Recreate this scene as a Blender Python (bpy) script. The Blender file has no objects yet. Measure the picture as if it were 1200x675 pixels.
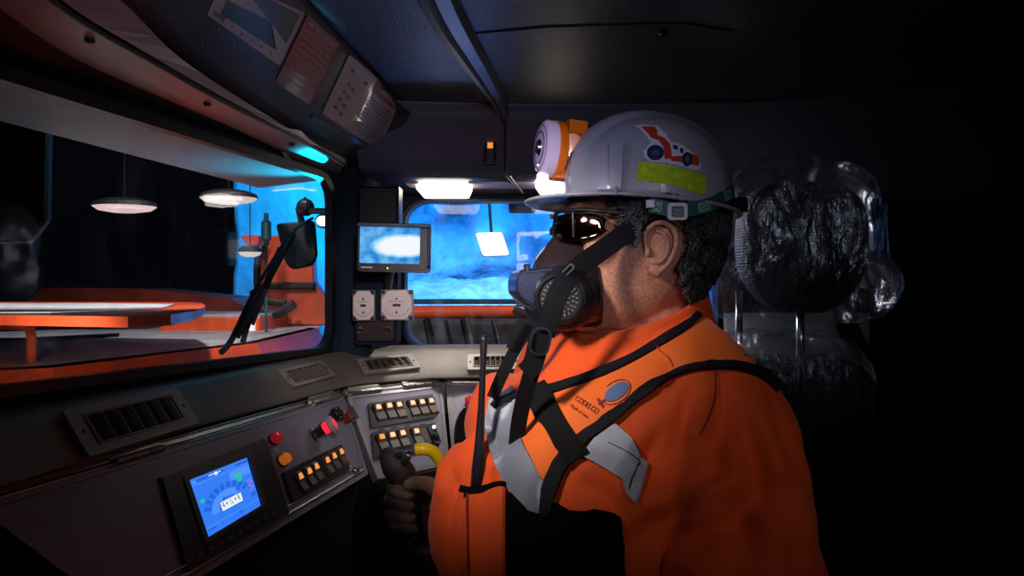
import bpy, bmesh, math, random
from mathutils import Vector, Matrix, noise
from mathutils.bvhtree import BVHTree
V = Vector
PI = math.pi
random.seed(7)
scn = bpy.context.scene
col = scn.collection

# ------------------------------------------------------------------ camera
CZ = 1.25
FP = 800.0
cam_d = bpy.data.cameras.new('camera')
cam = bpy.data.objects.new('camera', cam_d); col.objects.link(cam)
cam.location = (0, 0, CZ); cam.rotation_euler = (PI/2, 0, 0)
cam_d.sensor_width = 36; cam_d.lens = 36*FP/1200
cam_d.clip_start = 0.02; cam_d.clip_end = 100
scn.camera = cam
scn.view_settings.view_transform = 'Standard'
scn.view_settings.look = 'None'
scn.view_settings.gamma = 1
scn.view_settings.use_curve_mapping = False
scn.view_settings.exposure = 0.0
w = bpy.data.worlds.new('world'); scn.world = w; w.use_nodes = True
w.node_tree.nodes['Background'].inputs[0].default_value = (0.010, 0.012, 0.020, 1)
w.node_tree.nodes['Background'].inputs[1].default_value = 0.12

def P(px, py, Y):
    return V(((px-600)/FP*Y, Y, CZ-(py-337.5)/FP*Y))
def ray(px, py):
    return V(((px-600)/FP, 1, -(py-337.5)/FP)).normalized()
CAM = V((0, 0, CZ))

# ------------------------------------------------------------------ lights
def area(name, loc, target, size, power, color, size_y=None, spread=180):
    l = bpy.data.lights.new(name, 'AREA'); l.energy = power; l.color = color
    l.size = size; l.spread = math.radians(spread)
    if size_y: l.shape = 'RECTANGLE'; l.size_y = size_y
    o = bpy.data.objects.new(name, l); col.objects.link(o)
    o.location = loc; o.rotation_euler = (V(target)-V(loc)).to_track_quat('-Z', 'Y').to_euler()
    return o
def spot(name, loc, target, power, color, angle, blend, radius):
    l = bpy.data.lights.new(name, 'SPOT'); l.energy = power; l.color = color
    l.spot_size = math.radians(angle); l.spot_blend = blend; l.shadow_soft_size = radius
    o = bpy.data.objects.new(name, l); col.objects.link(o)
    o.location = loc; o.rotation_euler = (V(target)-V(loc)).to_track_quat('-Z', 'Y').to_euler()
    return o
def point(name, loc, power, color, radius=.02):
    l = bpy.data.lights.new(name, 'POINT'); l.energy = power; l.color = color; l.shadow_soft_size = radius
    o = bpy.data.objects.new(name, l); col.objects.link(o); o.location = loc
    return o
# the two dome lamps under the front header
area('dome_lamp_light', P(522, 236, 1.76), P(524, 700, 1.70), .10, .5, (1, .90, .80), .05, spread=95)
area('dome_lamp_light', P(652, 236, 1.72), P(650, 700, 1.6), .10, .5, (1, .92, .88), .05, spread=95)
# unseen key light added high at the left, aimed at the operator's chest
spot('added_key_light', (-.36, .46, CZ+.24), (.03, .97, CZ-.10), 22, (1, .85, .72), 48, 1, .05)
# unseen fills added near the camera for dash, gauges and headliner
spot('rear_fill_light', (.10, .02, CZ+.34), (-.27, 1.62, CZ-.17), 40, (1, .86, .84), 28, 1, .05)
area('rear_fill_light', (.15, -.25, CZ+.22), (-.25, 1.3, CZ+.25), .25, .30, (.78, .76, 1), spread=48)
spot('ceiling_blue_fill', (-.20, 2.65, CZ-.27), (-.24, 1.12, CZ+.42), 5, (.08, .28, 1), 26, 1, .03)  # unseen spot added outside the front window to tint the ceiling blue
spot('helmet_fill_light', (-.38, .62, CZ+.25), (.10, .93, CZ+.04), 2.2, (.50, .52, 1), 50, 1, .04)  # bluish fill added for the helmet, no lamp stands here
# lights out in the tunnel, only the blue beacon is seen
spot('blue_beacon_light', P(379, 262, 1.74), (-.45, 1.545, CZ+.285), 50, (0, .62, 1), 27, 1, .015)
spot('rear_fill_light', (.50, -.10, CZ+.34), (.57, 1.25, CZ+.08), 3.2, (.66, .74, 1), 24, 1, .03)  # fill added behind the camera for glints on the seat cover
point('blue_beacon_light', P(379, 262, 1.74), .3, (0, .62, 1), .02)
spot('blue_beacon_light', P(379, 262, 1.74), (-.60, 1.62, CZ+.285), 9, (0, .62, 1), 85, 1, .02)
spot('hood_side_fill', (-.80, .92, CZ-.06), (-.98, 2.1, CZ-.25), 16, (1, .88, .82), 60, 1, .04)  # unseen spot added to brighten the side of the hood
spot('rear_fill_light', (.45, -.10, CZ+.32), (.20, .78, CZ-.12), 3.0, (1, .86, .76), 36, 1, .06)  # fill added behind the camera for the operator's near side
spot('dome_lamp_light', P(652, 238, 1.70), (.50, 1.28, CZ+.04), 14, (.85, .85, 1), 64, 1, .03)  # extra spot added at the right dome lamp to light the plastic cover
area('tunnel_blue_light', (0.3, 3.4, CZ+1.7), (-.3, 6.2, CZ-.1), 1.0, 120, (.008, .25, 1), spread=100)
area('tunnel_cyan_light', (-1.2, 4.0, CZ+1.0), (-1.5, 5.0, CZ+.45), .3, 10, (0, .50, 1), spread=100)
area('tunnel_white_light', (0.1, 4.1, CZ+1.5), (-.2, 5.6, CZ-.5), .4, 8, (.50, .78, 1), spread=70)
spot('boom_fill_light', (.4, 2.3, CZ+.9), (-.15, 3.3, CZ-.14), 60, (1, .85, .8), 40, .8, .05)  # unseen spot added to brighten the orange boom
spot('hood_work_light', (-.80, 1.50, CZ+1.0), (-1.25, 2.4, CZ-.2), 120, (1, .90, .86), 80, .8, .06)
spot('rear_work_light', (-1.9, 3.0, CZ+1.5), (-1.05, 3.6, CZ-.0), 60, (1, .75, .65), 34, .8, .08)

# ------------------------------------------------------------------ materials
def mat(name, color, rough=.5, metal=0, bump=0, bscale=200, var=0, vscale=6, emit=None, estr=0, coat=0, spec=.5, sheen=0, bdist=.002, stretch=None, color2=None):
    m = bpy.data.materials.new(name); m.use_nodes = True
    nt = m.node_tree; b = nt.nodes['Principled BSDF']
    c = (*color, 1)
    b.inputs['Base Color'].default_value = c
    b.inputs['Roughness'].default_value = rough
    b.inputs['Metallic'].default_value = metal
    b.inputs['Specular IOR Level'].default_value = spec
    b.inputs['Coat Weight'].default_value = coat
    b.inputs['Coat Roughness'].default_value = .08
    b.inputs['Sheen Weight'].default_value = sheen
    if emit:
        b.inputs['Emission Color'].default_value = (*emit, 1); b.inputs['Emission Strength'].default_value = estr
    tc = nt.nodes.new('ShaderNodeTexCoord')
    vec = tc.outputs['Object']
    if stretch:
        mp = nt.nodes.new('ShaderNodeMapping'); mp.inputs['Scale'].default_value = stretch
        nt.links.new(vec, mp.inputs[0]); vec = mp.outputs[0]
    if var or color2:
        n = nt.nodes.new('ShaderNodeTexNoise'); n.inputs['Scale'].default_value = vscale; n.inputs['Detail'].default_value = 5
        r = nt.nodes.new('ShaderNodeValToRGB')
        r.color_ramp.elements[0].position = .35; r.color_ramp.elements[1].position = .65
        if color2: r.color_ramp.elements[0].color = c; r.color_ramp.elements[1].color = (*color2, 1)
        else:
            r.color_ramp.elements[0].color = tuple(x*(1-var) for x in color)+(1,)
            r.color_ramp.elements[1].color = tuple(min(1, x*(1+var)) for x in color)+(1,)
        nt.links.new(vec, n.inputs['Vector']); nt.links.new(n.outputs['Fac'], r.inputs[0]); nt.links.new(r.outputs[0], b.inputs['Base Color'])
    if bump:
        n = nt.nodes.new('ShaderNodeTexNoise'); n.inputs['Scale'].default_value = bscale; n.inputs['Detail'].default_value = 4
        bp = nt.nodes.new('ShaderNodeBump'); bp.inputs['Strength'].default_value = bump; bp.inputs['Distance'].default_value = bdist
        nt.links.new(vec, n.inputs['Vector']); nt.links.new(n.outputs['Fac'], bp.inputs['Height']); nt.links.new(bp.outputs[0], b.inputs['Normal'])
    return m
def thin_glass(name, tint=(1, 1, 1), gloss=.06, rough=.02, dirt_or_glint=0, dscale=30, stretch=(1, 1, 1), dcol=(.5, .5, .5), bump=0, bscale=40):
    m = bpy.data.materials.new(name); m.use_nodes = True
    nt = m.node_tree; nt.nodes.clear()
    N = nt.nodes.new; L = nt.links.new
    out = N('ShaderNodeOutputMaterial'); tr = N('ShaderNodeBsdfTransparent'); tr.inputs[0].default_value = (*tint, 1)
    gl = N('ShaderNodeBsdfGlossy'); gl.inputs['Roughness'].default_value = rough
    mx = N('ShaderNodeMixShader'); mx.inputs[0].default_value = gloss
    L(tr.outputs[0], mx.inputs[1]); L(gl.outputs[0], mx.inputs[2])
    last = mx
    tc = N('ShaderNodeTexCoord'); mp = N('ShaderNodeMapping'); mp.inputs['Scale'].default_value = stretch
    L(tc.outputs['Object'], mp.inputs[0])
    if dirt_or_glint:
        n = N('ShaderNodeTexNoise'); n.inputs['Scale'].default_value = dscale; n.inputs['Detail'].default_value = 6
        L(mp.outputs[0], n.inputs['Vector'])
        mr = N('ShaderNodeMapRange'); mr.inputs[1].default_value = .5; mr.inputs[2].default_value = .8; mr.inputs[4].default_value = dirt_or_glint
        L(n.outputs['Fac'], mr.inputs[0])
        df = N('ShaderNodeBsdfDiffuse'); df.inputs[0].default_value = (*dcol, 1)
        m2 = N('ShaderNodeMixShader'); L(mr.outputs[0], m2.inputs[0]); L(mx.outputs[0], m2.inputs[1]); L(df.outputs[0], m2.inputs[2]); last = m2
    if bump:
        n = N('ShaderNodeTexNoise'); n.inputs['Scale'].default_value = bscale; n.inputs['Detail'].default_value = 5; n.inputs['Distortion'].default_value = 1.5
        L(mp.outputs[0], n.inputs['Vector'])
        bp = N('ShaderNodeBump'); bp.inputs['Strength'].default_value = bump; bp.inputs['Distance'].default_value = .01
        L(n.outputs['Fac'], bp.inputs['Height']); L(bp.outputs[0], gl.inputs['Normal'])
    L(last.outputs[0], out.inputs[0])
    return m

M = {}
M['liner'] = mat('headliner_plastic', (.035, .036, .05), .42, bump=.5, bscale=260, var=.25)
M['ceil'] = mat('ceiling_panel_plastic', (.05, .04, .045), .45, bump=.4, bscale=220, var=.25)
M['beam'] = mat('beam_plastic', (.085, .09, .13), .35, bump=.3, bscale=260)
M['eave'] = mat('eave_paint', (.24, .19, .18), .5, bump=.2, bscale=60)
M['trim'] = mat('brushed_trim', (.46, .36, .34), .38, metal=.3, bump=.2, bscale=90, stretch=(1, .1, 1), var=.2)
M['gasket'] = mat('rubber_gasket', (.006, .007, .010), .45)
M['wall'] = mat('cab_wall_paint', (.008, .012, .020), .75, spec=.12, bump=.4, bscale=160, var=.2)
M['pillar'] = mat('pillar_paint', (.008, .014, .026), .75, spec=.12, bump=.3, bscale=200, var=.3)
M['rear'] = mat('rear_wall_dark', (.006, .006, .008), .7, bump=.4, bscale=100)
M['rear2'] = mat('rear_grey', (.34, .36, .38), .6, bump=.3)
M['vframe'] = mat('vent_frame', (.22, .19, .165), .42, bump=.2)
M['dash'] = mat('dash_moulding', (.115, .10, .088), .45, bump=.45, bscale=320, var=.2)
M['panel'] = mat('panel_paint', (.22, .215, .275), .42, metal=.2, bump=.25, bscale=350, var=.1)
M['panelrim'] = mat('panel_rim', (.33, .31, .32), .32, metal=.6)
M['black'] = mat('black_plastic', (.010, .010, .013), .35, bump=.2, bscale=250)
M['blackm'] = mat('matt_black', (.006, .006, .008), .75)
M['chrome'] = mat('chrome', (.75, .73, .70), .16, metal=1)
M['steel'] = mat('dull_steel', (.40, .38, .36), .35, metal=.9, bump=.2)
M['amber'] = mat('amber_switch_lens', (.5, .2, .05), .4, emit=(1, .34, .08), estr=.85)
M['amber2'] = mat('pale_switch_lens', (.5, .3, .15), .4, emit=(1, .60, .34), estr=.95)
M['switch'] = mat('switch_rocker', (.085, .066, .052), .4, bump=.2)
M['redlens'] = mat('red_lens', (.55, .02, .03), .18, coat=.6, emit=(1, .03, .05), estr=.12)
M['redglow'] = mat('red_glow', (.9, .05, .10), .25, emit=(1, .015, .04), estr=.8)
M['orangelens'] = mat('orange_lens', (.95, .28, .03), .2, coat=.6, emit=(1, .25, .02), estr=.25)
M['domelens'] = mat('dome_lens', (1, .97, .92), .4, emit=(1, .91, .80), estr=7)
M['screenblue'] = mat('screen_blue', (.01, .04, .12), .2, emit=(.035, .20, .92), estr=1.0)
M['screenlite'] = mat('screen_light_blue', (.05, .1, .2), .2, emit=(.075, .30, .95), estr=1.0)
M['screendark'] = mat('screen_dark_blue', (.01, .02, .08), .2, emit=(.02, .13, .72), estr=1.0)
M['screenwhite'] = mat('screen_white', (.5, .5, .5), .2, emit=(.80, .90, .95), estr=1.0)
M['screengreen'] = mat('screen_green', (.02, .3, .1), .2, emit=(.02, .55, .30), estr=1.0)
M['screenred'] = mat('screen_red', (.3, .05, .1), .2, emit=(.45, .15, .65), estr=1.0)
M['ink'] = mat('black_ink', (.012, .012, .02), .5)
M['orange_paint'] = mat('loader_orange_paint', (.80, .10, .03), .38, bump=.15, bscale=60, var=.2, coat=.2)
M['cover_orange'] = mat('dark_orange_cover', (.26, .035, .018), .55, bump=.3, bscale=40, var=.3)  # darker orange than the loader paint, mottled at random
M['hood_grey'] = mat('loader_deck_grey', (.55, .53, .53), .45, bump=.3, bscale=40, var=.25)
M['teal'] = mat('dark_teal_paint', (.01, .07, .10), .5)
M['sticker_w'] = mat('sticker_white', (.42, .31, .33), .22, bump=.6, bscale=900, coat=.4)
M['sticker_r'] = mat('sticker_red', (.26, .02, .02), .20, bump=.6, bscale=900, coat=.5)
M['sticker_d'] = mat('sticker_dark', (.02, .02, .028), .3, bump=.4, bscale=900)
M['sticker_txt'] = mat('sticker_text', (.50, .34, .32), .4)
M['gauge'] = mat('gauge_face', (.85, .72, .68), .3, metal=.2, bump=.1)
M['gauge_b'] = mat('gauge_bezel', (.45, .38, .36), .3, metal=.5)
M['yellow'] = mat('yellow_plastic', (.90, .62, .01), .35, bump=.1)
M['boot'] = mat('rubber_boot', (.012, .011, .012), .55)
M['red_plastic'] = mat('dark_red_plastic', (.14, .02, .02), .5)
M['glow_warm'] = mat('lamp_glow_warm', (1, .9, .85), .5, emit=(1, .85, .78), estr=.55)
M['glow_white'] = mat('lamp_glow_white', (1, 1, 1), .5, emit=(.95, .98, 1), estr=1.5)
M['glow_cyan'] = mat('lamp_glow_cyan', (.5, .95, 1), .5, emit=(.55, .95, 1), estr=5)

# ------------------------------------------------------------------ object helpers
def wloc(o):
    l = V((0, 0, 0))
    while o: l += V(o.location); o = o.parent
    return l
def thing(name, label, cat, loc, group=None):
    o = bpy.data.objects.new(name, None); col.objects.link(o); o.location = loc; o.empty_display_size = .05
    o['label'] = label; o['category'] = cat
    if group: o['group'] = group
    return o
def obj(name, bm, m, parent=None, label=None, cat=None, group=None, kind=None, smooth=False, origin=None, mats=None):
    bm.normal_update()
    if parent is not None: off = wloc(parent)
    elif origin is not None: off = V(origin)
    elif kind == 'structure' or not bm.verts: off = V((0, 0, 0))
    else:
        xs = [v.co.x for v in bm.verts]; ys = [v.co.y for v in bm.verts]; zs = [v.co.z for v in bm.verts]
        off = V(((min(xs)+max(xs))/2, (min(ys)+max(ys))/2, min(zs)))
    loc = V((0, 0, 0))
    if parent is not None:
        c = V((0, 0, 0))
        for v in bm.verts: c += v.co
        c /= max(1, len(bm.verts)); loc = c-off; off = c
    else: loc = off.copy()
    for v in bm.verts: v.co -= off
    me = bpy.data.meshes.new(name); bm.to_mesh(me); bm.free()
    if smooth: me.shade_smooth()
    for mm in (mats or [m]): me.materials.append(mm)
    o = bpy.data.objects.new(name, me); col.objects.link(o); o.location = loc
    if parent is not None: o.parent = parent
    if label: o['label'] = label
    if cat: o['category'] = cat
    if group: o['group'] = group
    if kind: o['kind'] = kind
    return o
def S(name, bm, m, smooth=False, label=None):
    return obj(name, bm, m, kind='structure', smooth=smooth, label=label)
def autosmooth(o, ang=35):
    for p in o.data.polygons: p.use_smooth = True
    try:
        o.data.set_sharp_from_angle(angle=math.radians(ang))
    except Exception: pass
    return o

class F:
    """frame: origin, u (right), v (down), n (towards the viewer)"""
    def __init__(s, o, u, v, flip=False):
        s.o = V(o); s.u = V(u).normalized(); v = V(v); s.v = (v-s.u*v.dot(s.u)).normalized()
        s.n = s.v.cross(s.u).normalized()
        if flip: s.n = -s.n
    def hit(s, px, py):
        d = ray(px, py); t = (s.o-CAM).dot(s.n)/d.dot(s.n); p = CAM+d*t
        return V(((p-s.o).dot(s.u), (p-s.o).dot(s.v)))
    def pt(s, u, v, n=0): return s.o+s.u*u+s.v*v+s.n*n
    def at(s, u, v, n=0): return F(s.pt(u, v, n), s.u, s.v)
    def rot(s, a):
        c, q = math.cos(a), math.sin(a)
        return F(s.o, s.u*c+s.v*q, s.v*c-s.u*q)
def frame_px(Pa, Pb, Pc):
    "frame from three 3D points: top left, top right, bottom left; n faces the camera"
    f = F(Pa, Pb-Pa, Pc-Pa)
    if f.n.dot(CAM-Pa) < 0: f.n = -f.n
    return f
WORLD = F((0, 0, 0), (1, 0, 0), (0, 0, -1))

def B(): return bmesh.new()
def add_hull(bm, pts_lo, pts_hi):
    a = [bm.verts.new(p) for p in pts_lo]; b = [bm.verts.new(p) for p in pts_hi]; n = len(a)
    try:
        bm.faces.new(a[::-1]); bm.faces.new(b)
    except ValueError: pass
    for i in range(n):
        bm.faces.new((a[i], a[(i+1) % n], b[(i+1) % n], b[i]))
def box(bm, f, cu, cv, su, sv, n0, n1, bev=0):
    "axis box in a frame, centre cu,cv, full size su,sv, from height n0 to n1, top edges chamfered by bev"
    q = [(-1, -1), (1, -1), (1, 1), (-1, 1)]
    def rg(n, k): return [f.pt(cu+x*(su/2-k), cv+y*(sv/2-k), n) for x, y in q]
    if bev:
        rs = [rg(n0, 0), rg(n1-bev, 0), rg(n1, bev)]
    else: rs = [rg(n0, 0), rg(n1, 0)]
    loft(bm, rs)
def loft(bm, rings, caps=True, closed=True):
    vs = [[bm.verts.new(p) for p in r] for r in rings]
    n = len(vs[0])
    for a, b in zip(vs, vs[1:]):
        for i in range(n if closed else n-1):
            bm.faces.new((a[i], a[(i+1) % n], b[(i+1) % n], b[i]))
    if caps and closed:
        bm.faces.new(vs[0][::-1]); bm.faces.new(vs[-1])
    return vs
def rrect(cu, cv, su, sv, r, seg=5):
    out = []
    for cx, cy, a0 in ((su/2-r, sv/2-r, 0), (-su/2+r, sv/2-r, 90), (-su/2+r, -sv/2+r, 180), (su/2-r, -sv/2+r, 270)):
        for k in range(seg+1):
            a = math.radians(a0+90*k/seg); out.append((cu+cx+r*math.cos(a), cv+cy+r*math.sin(a)))
    return out
def round_poly(pts, r, seg=5):
    "round the corners of a 2D polygon"
    out = []; n = len(pts)
    for i in range(n):
        p = V(pts[i]); a = V(pts[i-1]); b = V(pts[(i+1) % n])
        da = (a-p); db = (b-p); k = min(r, da.length*.45, db.length*.45)
        p0 = p+da.normalized()*k; p1 = p+db.normalized()*k
        for j in range(seg+1):
            t = j/seg; q = p0*(1-t)**2+p*2*t*(1-t)+p1*t*t; out.append((q.x, q.y))
    return out
def slab(bm, f, loops, n0, n1):
    "plate with holes: loops[0] outer, the rest holes, in frame 2D"
    for n, fl in ((n0, True), (n1, False)):
        es = []
        for lp in loops:
            vs = [bm.verts.new(f.pt(u, v, n)) for u, v in lp]
            es += [bm.edges.new((vs[i], vs[(i+1) % len(vs)])) for i in range(len(vs))]
        bmesh.ops.triangle_fill(bm, edges=es, use_beauty=True, use_dissolve=False)
    for lp in loops:
        m = len(lp)
        a = [bm.verts.new(f.pt(u, v, n0)) for u, v in lp]; b = [bm.verts.new(f.pt(u, v, n1)) for u, v in lp]
        for i in range(m): bm.faces.new((a[i], a[(i+1) % m], b[(i+1) % m], b[i]))
def prism(bm, f, lp, n0, n1, bev=0):
    a = [f.pt(u, v, n0) for u, v in lp]
    if bev:
        c = V((sum(p[0] for p in lp)/len(lp), sum(p[1] for p in lp)/len(lp)))
        sc = []
        for u, v in lp:
            d = V((u, v))-c; k = max(0, d.length-bev)/max(d.length, 1e-6); q = c+d*k; sc.append(f.pt(q.x, q.y, n1))
        loft(bm, [a, [f.pt(u, v, n1-bev) for u, v in lp], sc])
    else: loft(bm, [a, [f.pt(u, v, n1) for u, v in lp]])
def basis(d):
    d = d.normalized(); up = V((0, 0, 1)) if abs(d.z) < .9 else V((0, 1, 0))
    a = d.cross(up).normalized(); return a, d.cross(a).normalized()
def tube(bm, pts, r, seg=10, closed=False):
    pts = [V(p) for p in pts]; rings = []; n = len(pts); pa = None
    for i, p in enumerate(pts):
        if closed: d = pts[(i+1) % n]-pts[i-1]
        else: d = pts[min(i+1, n-1)]-pts[max(i-1, 0)]
        d.normalize()
        if pa is None: a, b = basis(d)
        else:
            a = (pa-d*pa.dot(d)).normalized(); b = d.cross(a)
        pa = a; rr = r[i] if isinstance(r, (list, tuple)) else r
        rings.append([p+(a*math.cos(2*PI*k/seg)+b*math.sin(2*PI*k/seg))*rr for k in range(seg)])
    if closed: rings.append(rings[0]); loft(bm, rings, caps=False)
    else: loft(bm, rings)
def smooth_path(pts, k=6):
    pts = [V(p) for p in pts]; out = []
    for i in range(len(pts)-1):
        p0 = pts[max(i-1, 0)]; p1 = pts[i]; p2 = pts[i+1]; p3 = pts[min(i+2, len(pts)-1)]
        for j in range(k):
            t = j/k; out.append(.5*((2*p1)+(p2-p0)*t+(2*p0-5*p1+4*p2-p3)*t*t+(3*p1-p0-3*p2+p3)*t**3))
    out.append(pts[-1]); return out
def lathe(bm, c, axis, prof, seg=28):
    "prof: list of (distance along axis, radius)"
    axis = V(axis).normalized(); a, b = basis(axis); c = V(c)
    loft(bm, [[c+axis*h+(a*math.cos(2*PI*k/seg)+b*math.sin(2*PI*k/seg))*max(r, 1e-5) for k in range(seg)] for h, r in prof])
def ball(bm, c, r, seg=12):
    c = V(c); r = V(r) if not isinstance(r, (int, float)) else V((r, r, r))
    rings = []
    for i in range(1, seg):
        t = PI*i/seg
        rings.append([c+V((r.x*math.sin(t)*math.cos(2*PI*k/(seg*2)), r.y*math.sin(t)*math.sin(2*PI*k/(seg*2)), -r.z*math.cos(t))) for k in range(seg*2)])
    loft(bm, rings)
def band(bm, pts, widths, thick, side):
    "flat webbing through 3D points; side = direction of the width"
    pts = [V(p) for p in pts]; rings = []
    for i, p in enumerate(pts):
        d = (pts[min(i+1, len(pts)-1)]-pts[max(i-1, 0)]).normalized()
        s = V(side(i) if callable(side) else side); s = (s-d*s.dot(d)).normalized(); n = d.cross(s)
        wd = widths[i] if isinstance(widths, (list, tuple)) else widths
        rings.append([p+s*wd/2+n*thick/2, p-s*wd/2+n*thick/2, p-s*wd/2-n*thick/2, p+s*wd/2-n*thick/2])
    loft(bm, rings)
FONT = None
def text_polys(txt, size=1.0):
    cu = bpy.data.curves.new('txt', 'FONT'); cu.body = txt; cu.size = size; cu.resolution_u = 3
    o = bpy.data.objects.new('txt', cu); col.objects.link(o)
    dg = bpy.context.evaluated_depsgraph_get(); dg.update()
    me = o.evaluated_get(dg).to_mesh()
    vs = [tuple(v.co[:2]) for v in me.vertices]; fs = [tuple(p.vertices) for p in me.polygons]
    o.evaluated_get(dg).to_mesh_clear(); bpy.data.objects.remove(o); bpy.data.curves.remove(cu)
    return vs, fs
def text(bm, f, u, v, txt, size, n=.0006, maxw=None, ang=0):
    vs, fs = text_polys(txt, size)
    if not vs: return
    w_ = max(x for x, y in vs); k = 1
    if maxw: k = maxw/w_
    ca, sa = math.cos(ang), math.sin(ang)
    nv = [bm.verts.new(f.pt(u+(x*k)*ca+y*sa, v+(x*k)*sa-y*ca, n)) for x, y in vs]
    for q in fs:
        try: bm.faces.new([nv[i] for i in q])
        except ValueError: pass
def bvh_of(objs):
    vs = []; fs = []
    for o in objs:
        L = wloc(o); b = len(vs)
        vs += [v.co+L for v in o.data.vertices]; fs += [[b+i for i in p.vertices] for p in o.data.polygons]
    return BVHTree.FromPolygons(vs, fs)
def subdiv_poly(poly, cell):
    bm = bmesh.new(); vs = [bm.verts.new((x, y, 0)) for x, y in poly]
    es = [bm.edges.new((vs[i], vs[(i+1) % len(vs)])) for i in range(len(vs))]
    bmesh.ops.triangle_fill(bm, edges=es, use_beauty=True)
    x0, x1 = min(p[0] for p in poly), max(p[0] for p in poly); y0, y1 = min(p[1] for p in poly), max(p[1] for p in poly)
    for ax, a, b in ((V((1, 0, 0)), x0, x1), (V((0, 1, 0)), y0, y1)):
        k = int((b-a)/cell)+1
        for i in range(1, k):
            t = a+(b-a)*i/k
            bmesh.ops.bisect_plane(bm, geom=bm.verts[:]+bm.edges[:]+bm.faces[:], plane_co=ax*t, plane_no=ax)
    bm.verts.ensure_lookup_table()
    r = [(v.co.x, v.co.y) for v in bm.verts]; q = [[v.index for v in f_.verts] for f_ in bm.faces]
    bm.verts.index_update(); q = [[v.index for v in f_.verts] for f_ in bm.faces]
    bm.free(); return r, q
def cast(bvh, px, py, last=None):
    h = bvh.ray_cast(CAM, ray(px, py))
    if h[0] is None:
        p = CAM+ray(px, py)*(last or 1.0); h = bvh.find_nearest(p)
        return h[0], h[1], (h[0]-CAM).length
    n = h[1]
    if n.dot(CAM-h[0]) < 0: n = -n
    return h[0], n, h[3]
def drape(bm, bvh, poly, off=.0015, thick=.0015, cell=8, verts_faces=None):
    "lay a cut-out on a surface, following it, with its own thickness"
    vs, fs = verts_faces or subdiv_poly(poly, cell)
    lo = []; hi = []; last = None
    for x, y in vs:
        p, n, last = cast(bvh, x, y, last)
        lo.append(bm.verts.new(p+n*off)); hi.append(bm.verts.new(p+n*(off+thick)))
    cnt = {}
    for q in fs:
        try: bm.faces.new([hi[i] for i in q]); bm.faces.new([lo[i] for i in q][::-1])
        except ValueError: pass
        for i in range(len(q)):
            e = (q[i], q[(i+1) % len(q)]); k = tuple(sorted(e)); cnt.setdefault(k, []).append(e)
    for k, l in cnt.items():
        if len(l) == 1:
            a, b = l[0]
            try: bm.faces.new((hi[b], hi[a], lo[a], lo[b]))
            except ValueError: pass
def strip_poly(pts, wpx):
    L = []; R = []
    for i, p in enumerate(pts):
        a = V(pts[max(i-1, 0)]); b = V(pts[min(i+1, len(pts)-1)]); d = (b-a).normalized(); nn = V((-d.y, d.x))
        wd = (wpx[i] if isinstance(wpx, (list, tuple)) else wpx)/2
        L.append(V(p)+nn*wd); R.append(V(p)-nn*wd)
    vs = []; fs = []
    for i in range(len(pts)):
        for k in range(5):
            q = L[i].lerp(R[i], k/4); vs.append((q.x, q.y))
    for i in range(len(pts)-1):
        for k in range(4): fs.append([i*5+k, i*5+k+1, (i+1)*5+k+1, (i+1)*5+k])
    return vs, fs
def smooth2(pts, k=6):
    return [(p.x, p.y) for p in smooth_path([V((x, y, 0)) for x, y in pts], k)]

# ================================================================== THE CAB SHELL
def Z(z): return CZ+z
LWD = V((.274, 1, 0)).normalized()
LW = F((-.875+.274*.30, .30, CZ), LWD, (0, 0, -1))
def lw_uv(px, py):
    h = LW.hit(px, py); return (h.x, h.y)
uR = LW.hit(390, 330).x                                    # far edge of the left window
hole = [(.10, -.285), (uR, -.270), (uR, .152), (.10, .128)]
hole_r = round_poly(hole, .07, 7)
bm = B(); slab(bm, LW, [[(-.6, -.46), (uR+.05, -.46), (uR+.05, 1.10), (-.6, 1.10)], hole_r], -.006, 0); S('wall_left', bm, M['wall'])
bm = B(); g_in = round_poly([(.125, -.262), (uR-.016, -.254), (uR-.016, .138), (.125, .112)], .06, 7)
slab(bm, LW, [hole_r, g_in], -.012, .008); wg = S('window_1', bm, M['gasket'])
M['glass1'] = thin_glass('side_glass', (.93, .97, 1), .035, .01, dirt_or_glint=.10, dscale=26, stretch=(1, 1, .25), dcol=(.35, .40, .45))
bm = B(); slab(bm, LW, [round_poly([(.11, -.275), (uR-.005, -.262), (uR-.005, .145), (.11, .12)], .06, 7)], -.009, -.006)
g = obj('pane', bm, M['glass1'], wg)
# exterior eave seen through the side glass
bm = B(); e = [(-.2, -.05), (uR+.12, -.05), (uR+.22, .26), (-.2, .13)]
for z0, z1 in ((.284, .31),):
    a = [LW.pt(u, -z0, 0)-LW.n*(.05+d+.05) for u, d in e]; b = [p+V((0, 0, .03)) for p in a]
    add_hull(bm, a, b)
S('trim_1', bm, M['eave'], label='pale metal roof eave outside above the side window')

# header over the side window: lower lip strip, gap and rolled upper strip, then the sloping headliner
def pz(px, py, z):
    Y = z*FP/(337.5-py); return P(px, py, Y)
lo = [pz(-40, -20, .315), pz(60, 52, .300), pz(133, 90, .294), pz(267, 147, .286), pz(350, 187, .280), pz(395, 207, .276)]
mid = [pz(-10, -55, .325), pz(82, 20, .308), pz(170, 71, .302), pz(262, 122, .292), pz(345, 163, .286), pz(402, 196, .280)]
def extrude_strip(bm, A, Bn, t):
    def nrm(i):
        d = A[min(i+1, len(A)-1)]-A[max(i-1, 0)]; n = d.cross(Bn[i]-A[i]).normalized()
        return -n if n.dot(CAM-A[i]) > 0 else n
    n_ = [nrm(i) for i in range(len(A))]
    rings = [[A[i], Bn[i], Bn[i]+n_[i]*t, A[i]+n_[i]*t] for i in range(len(A))]
    loft(bm, rings)
lo = smooth_path(lo, 5); mid = smooth_path(mid, 5)
def off(A, v): return [p+V(v) for p in A]
bm = B(); extrude_strip(bm, lo, mid, .01); st = S('trim_2', bm, M['trim'], label='brushed metal strip with screws above the side window')
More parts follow.
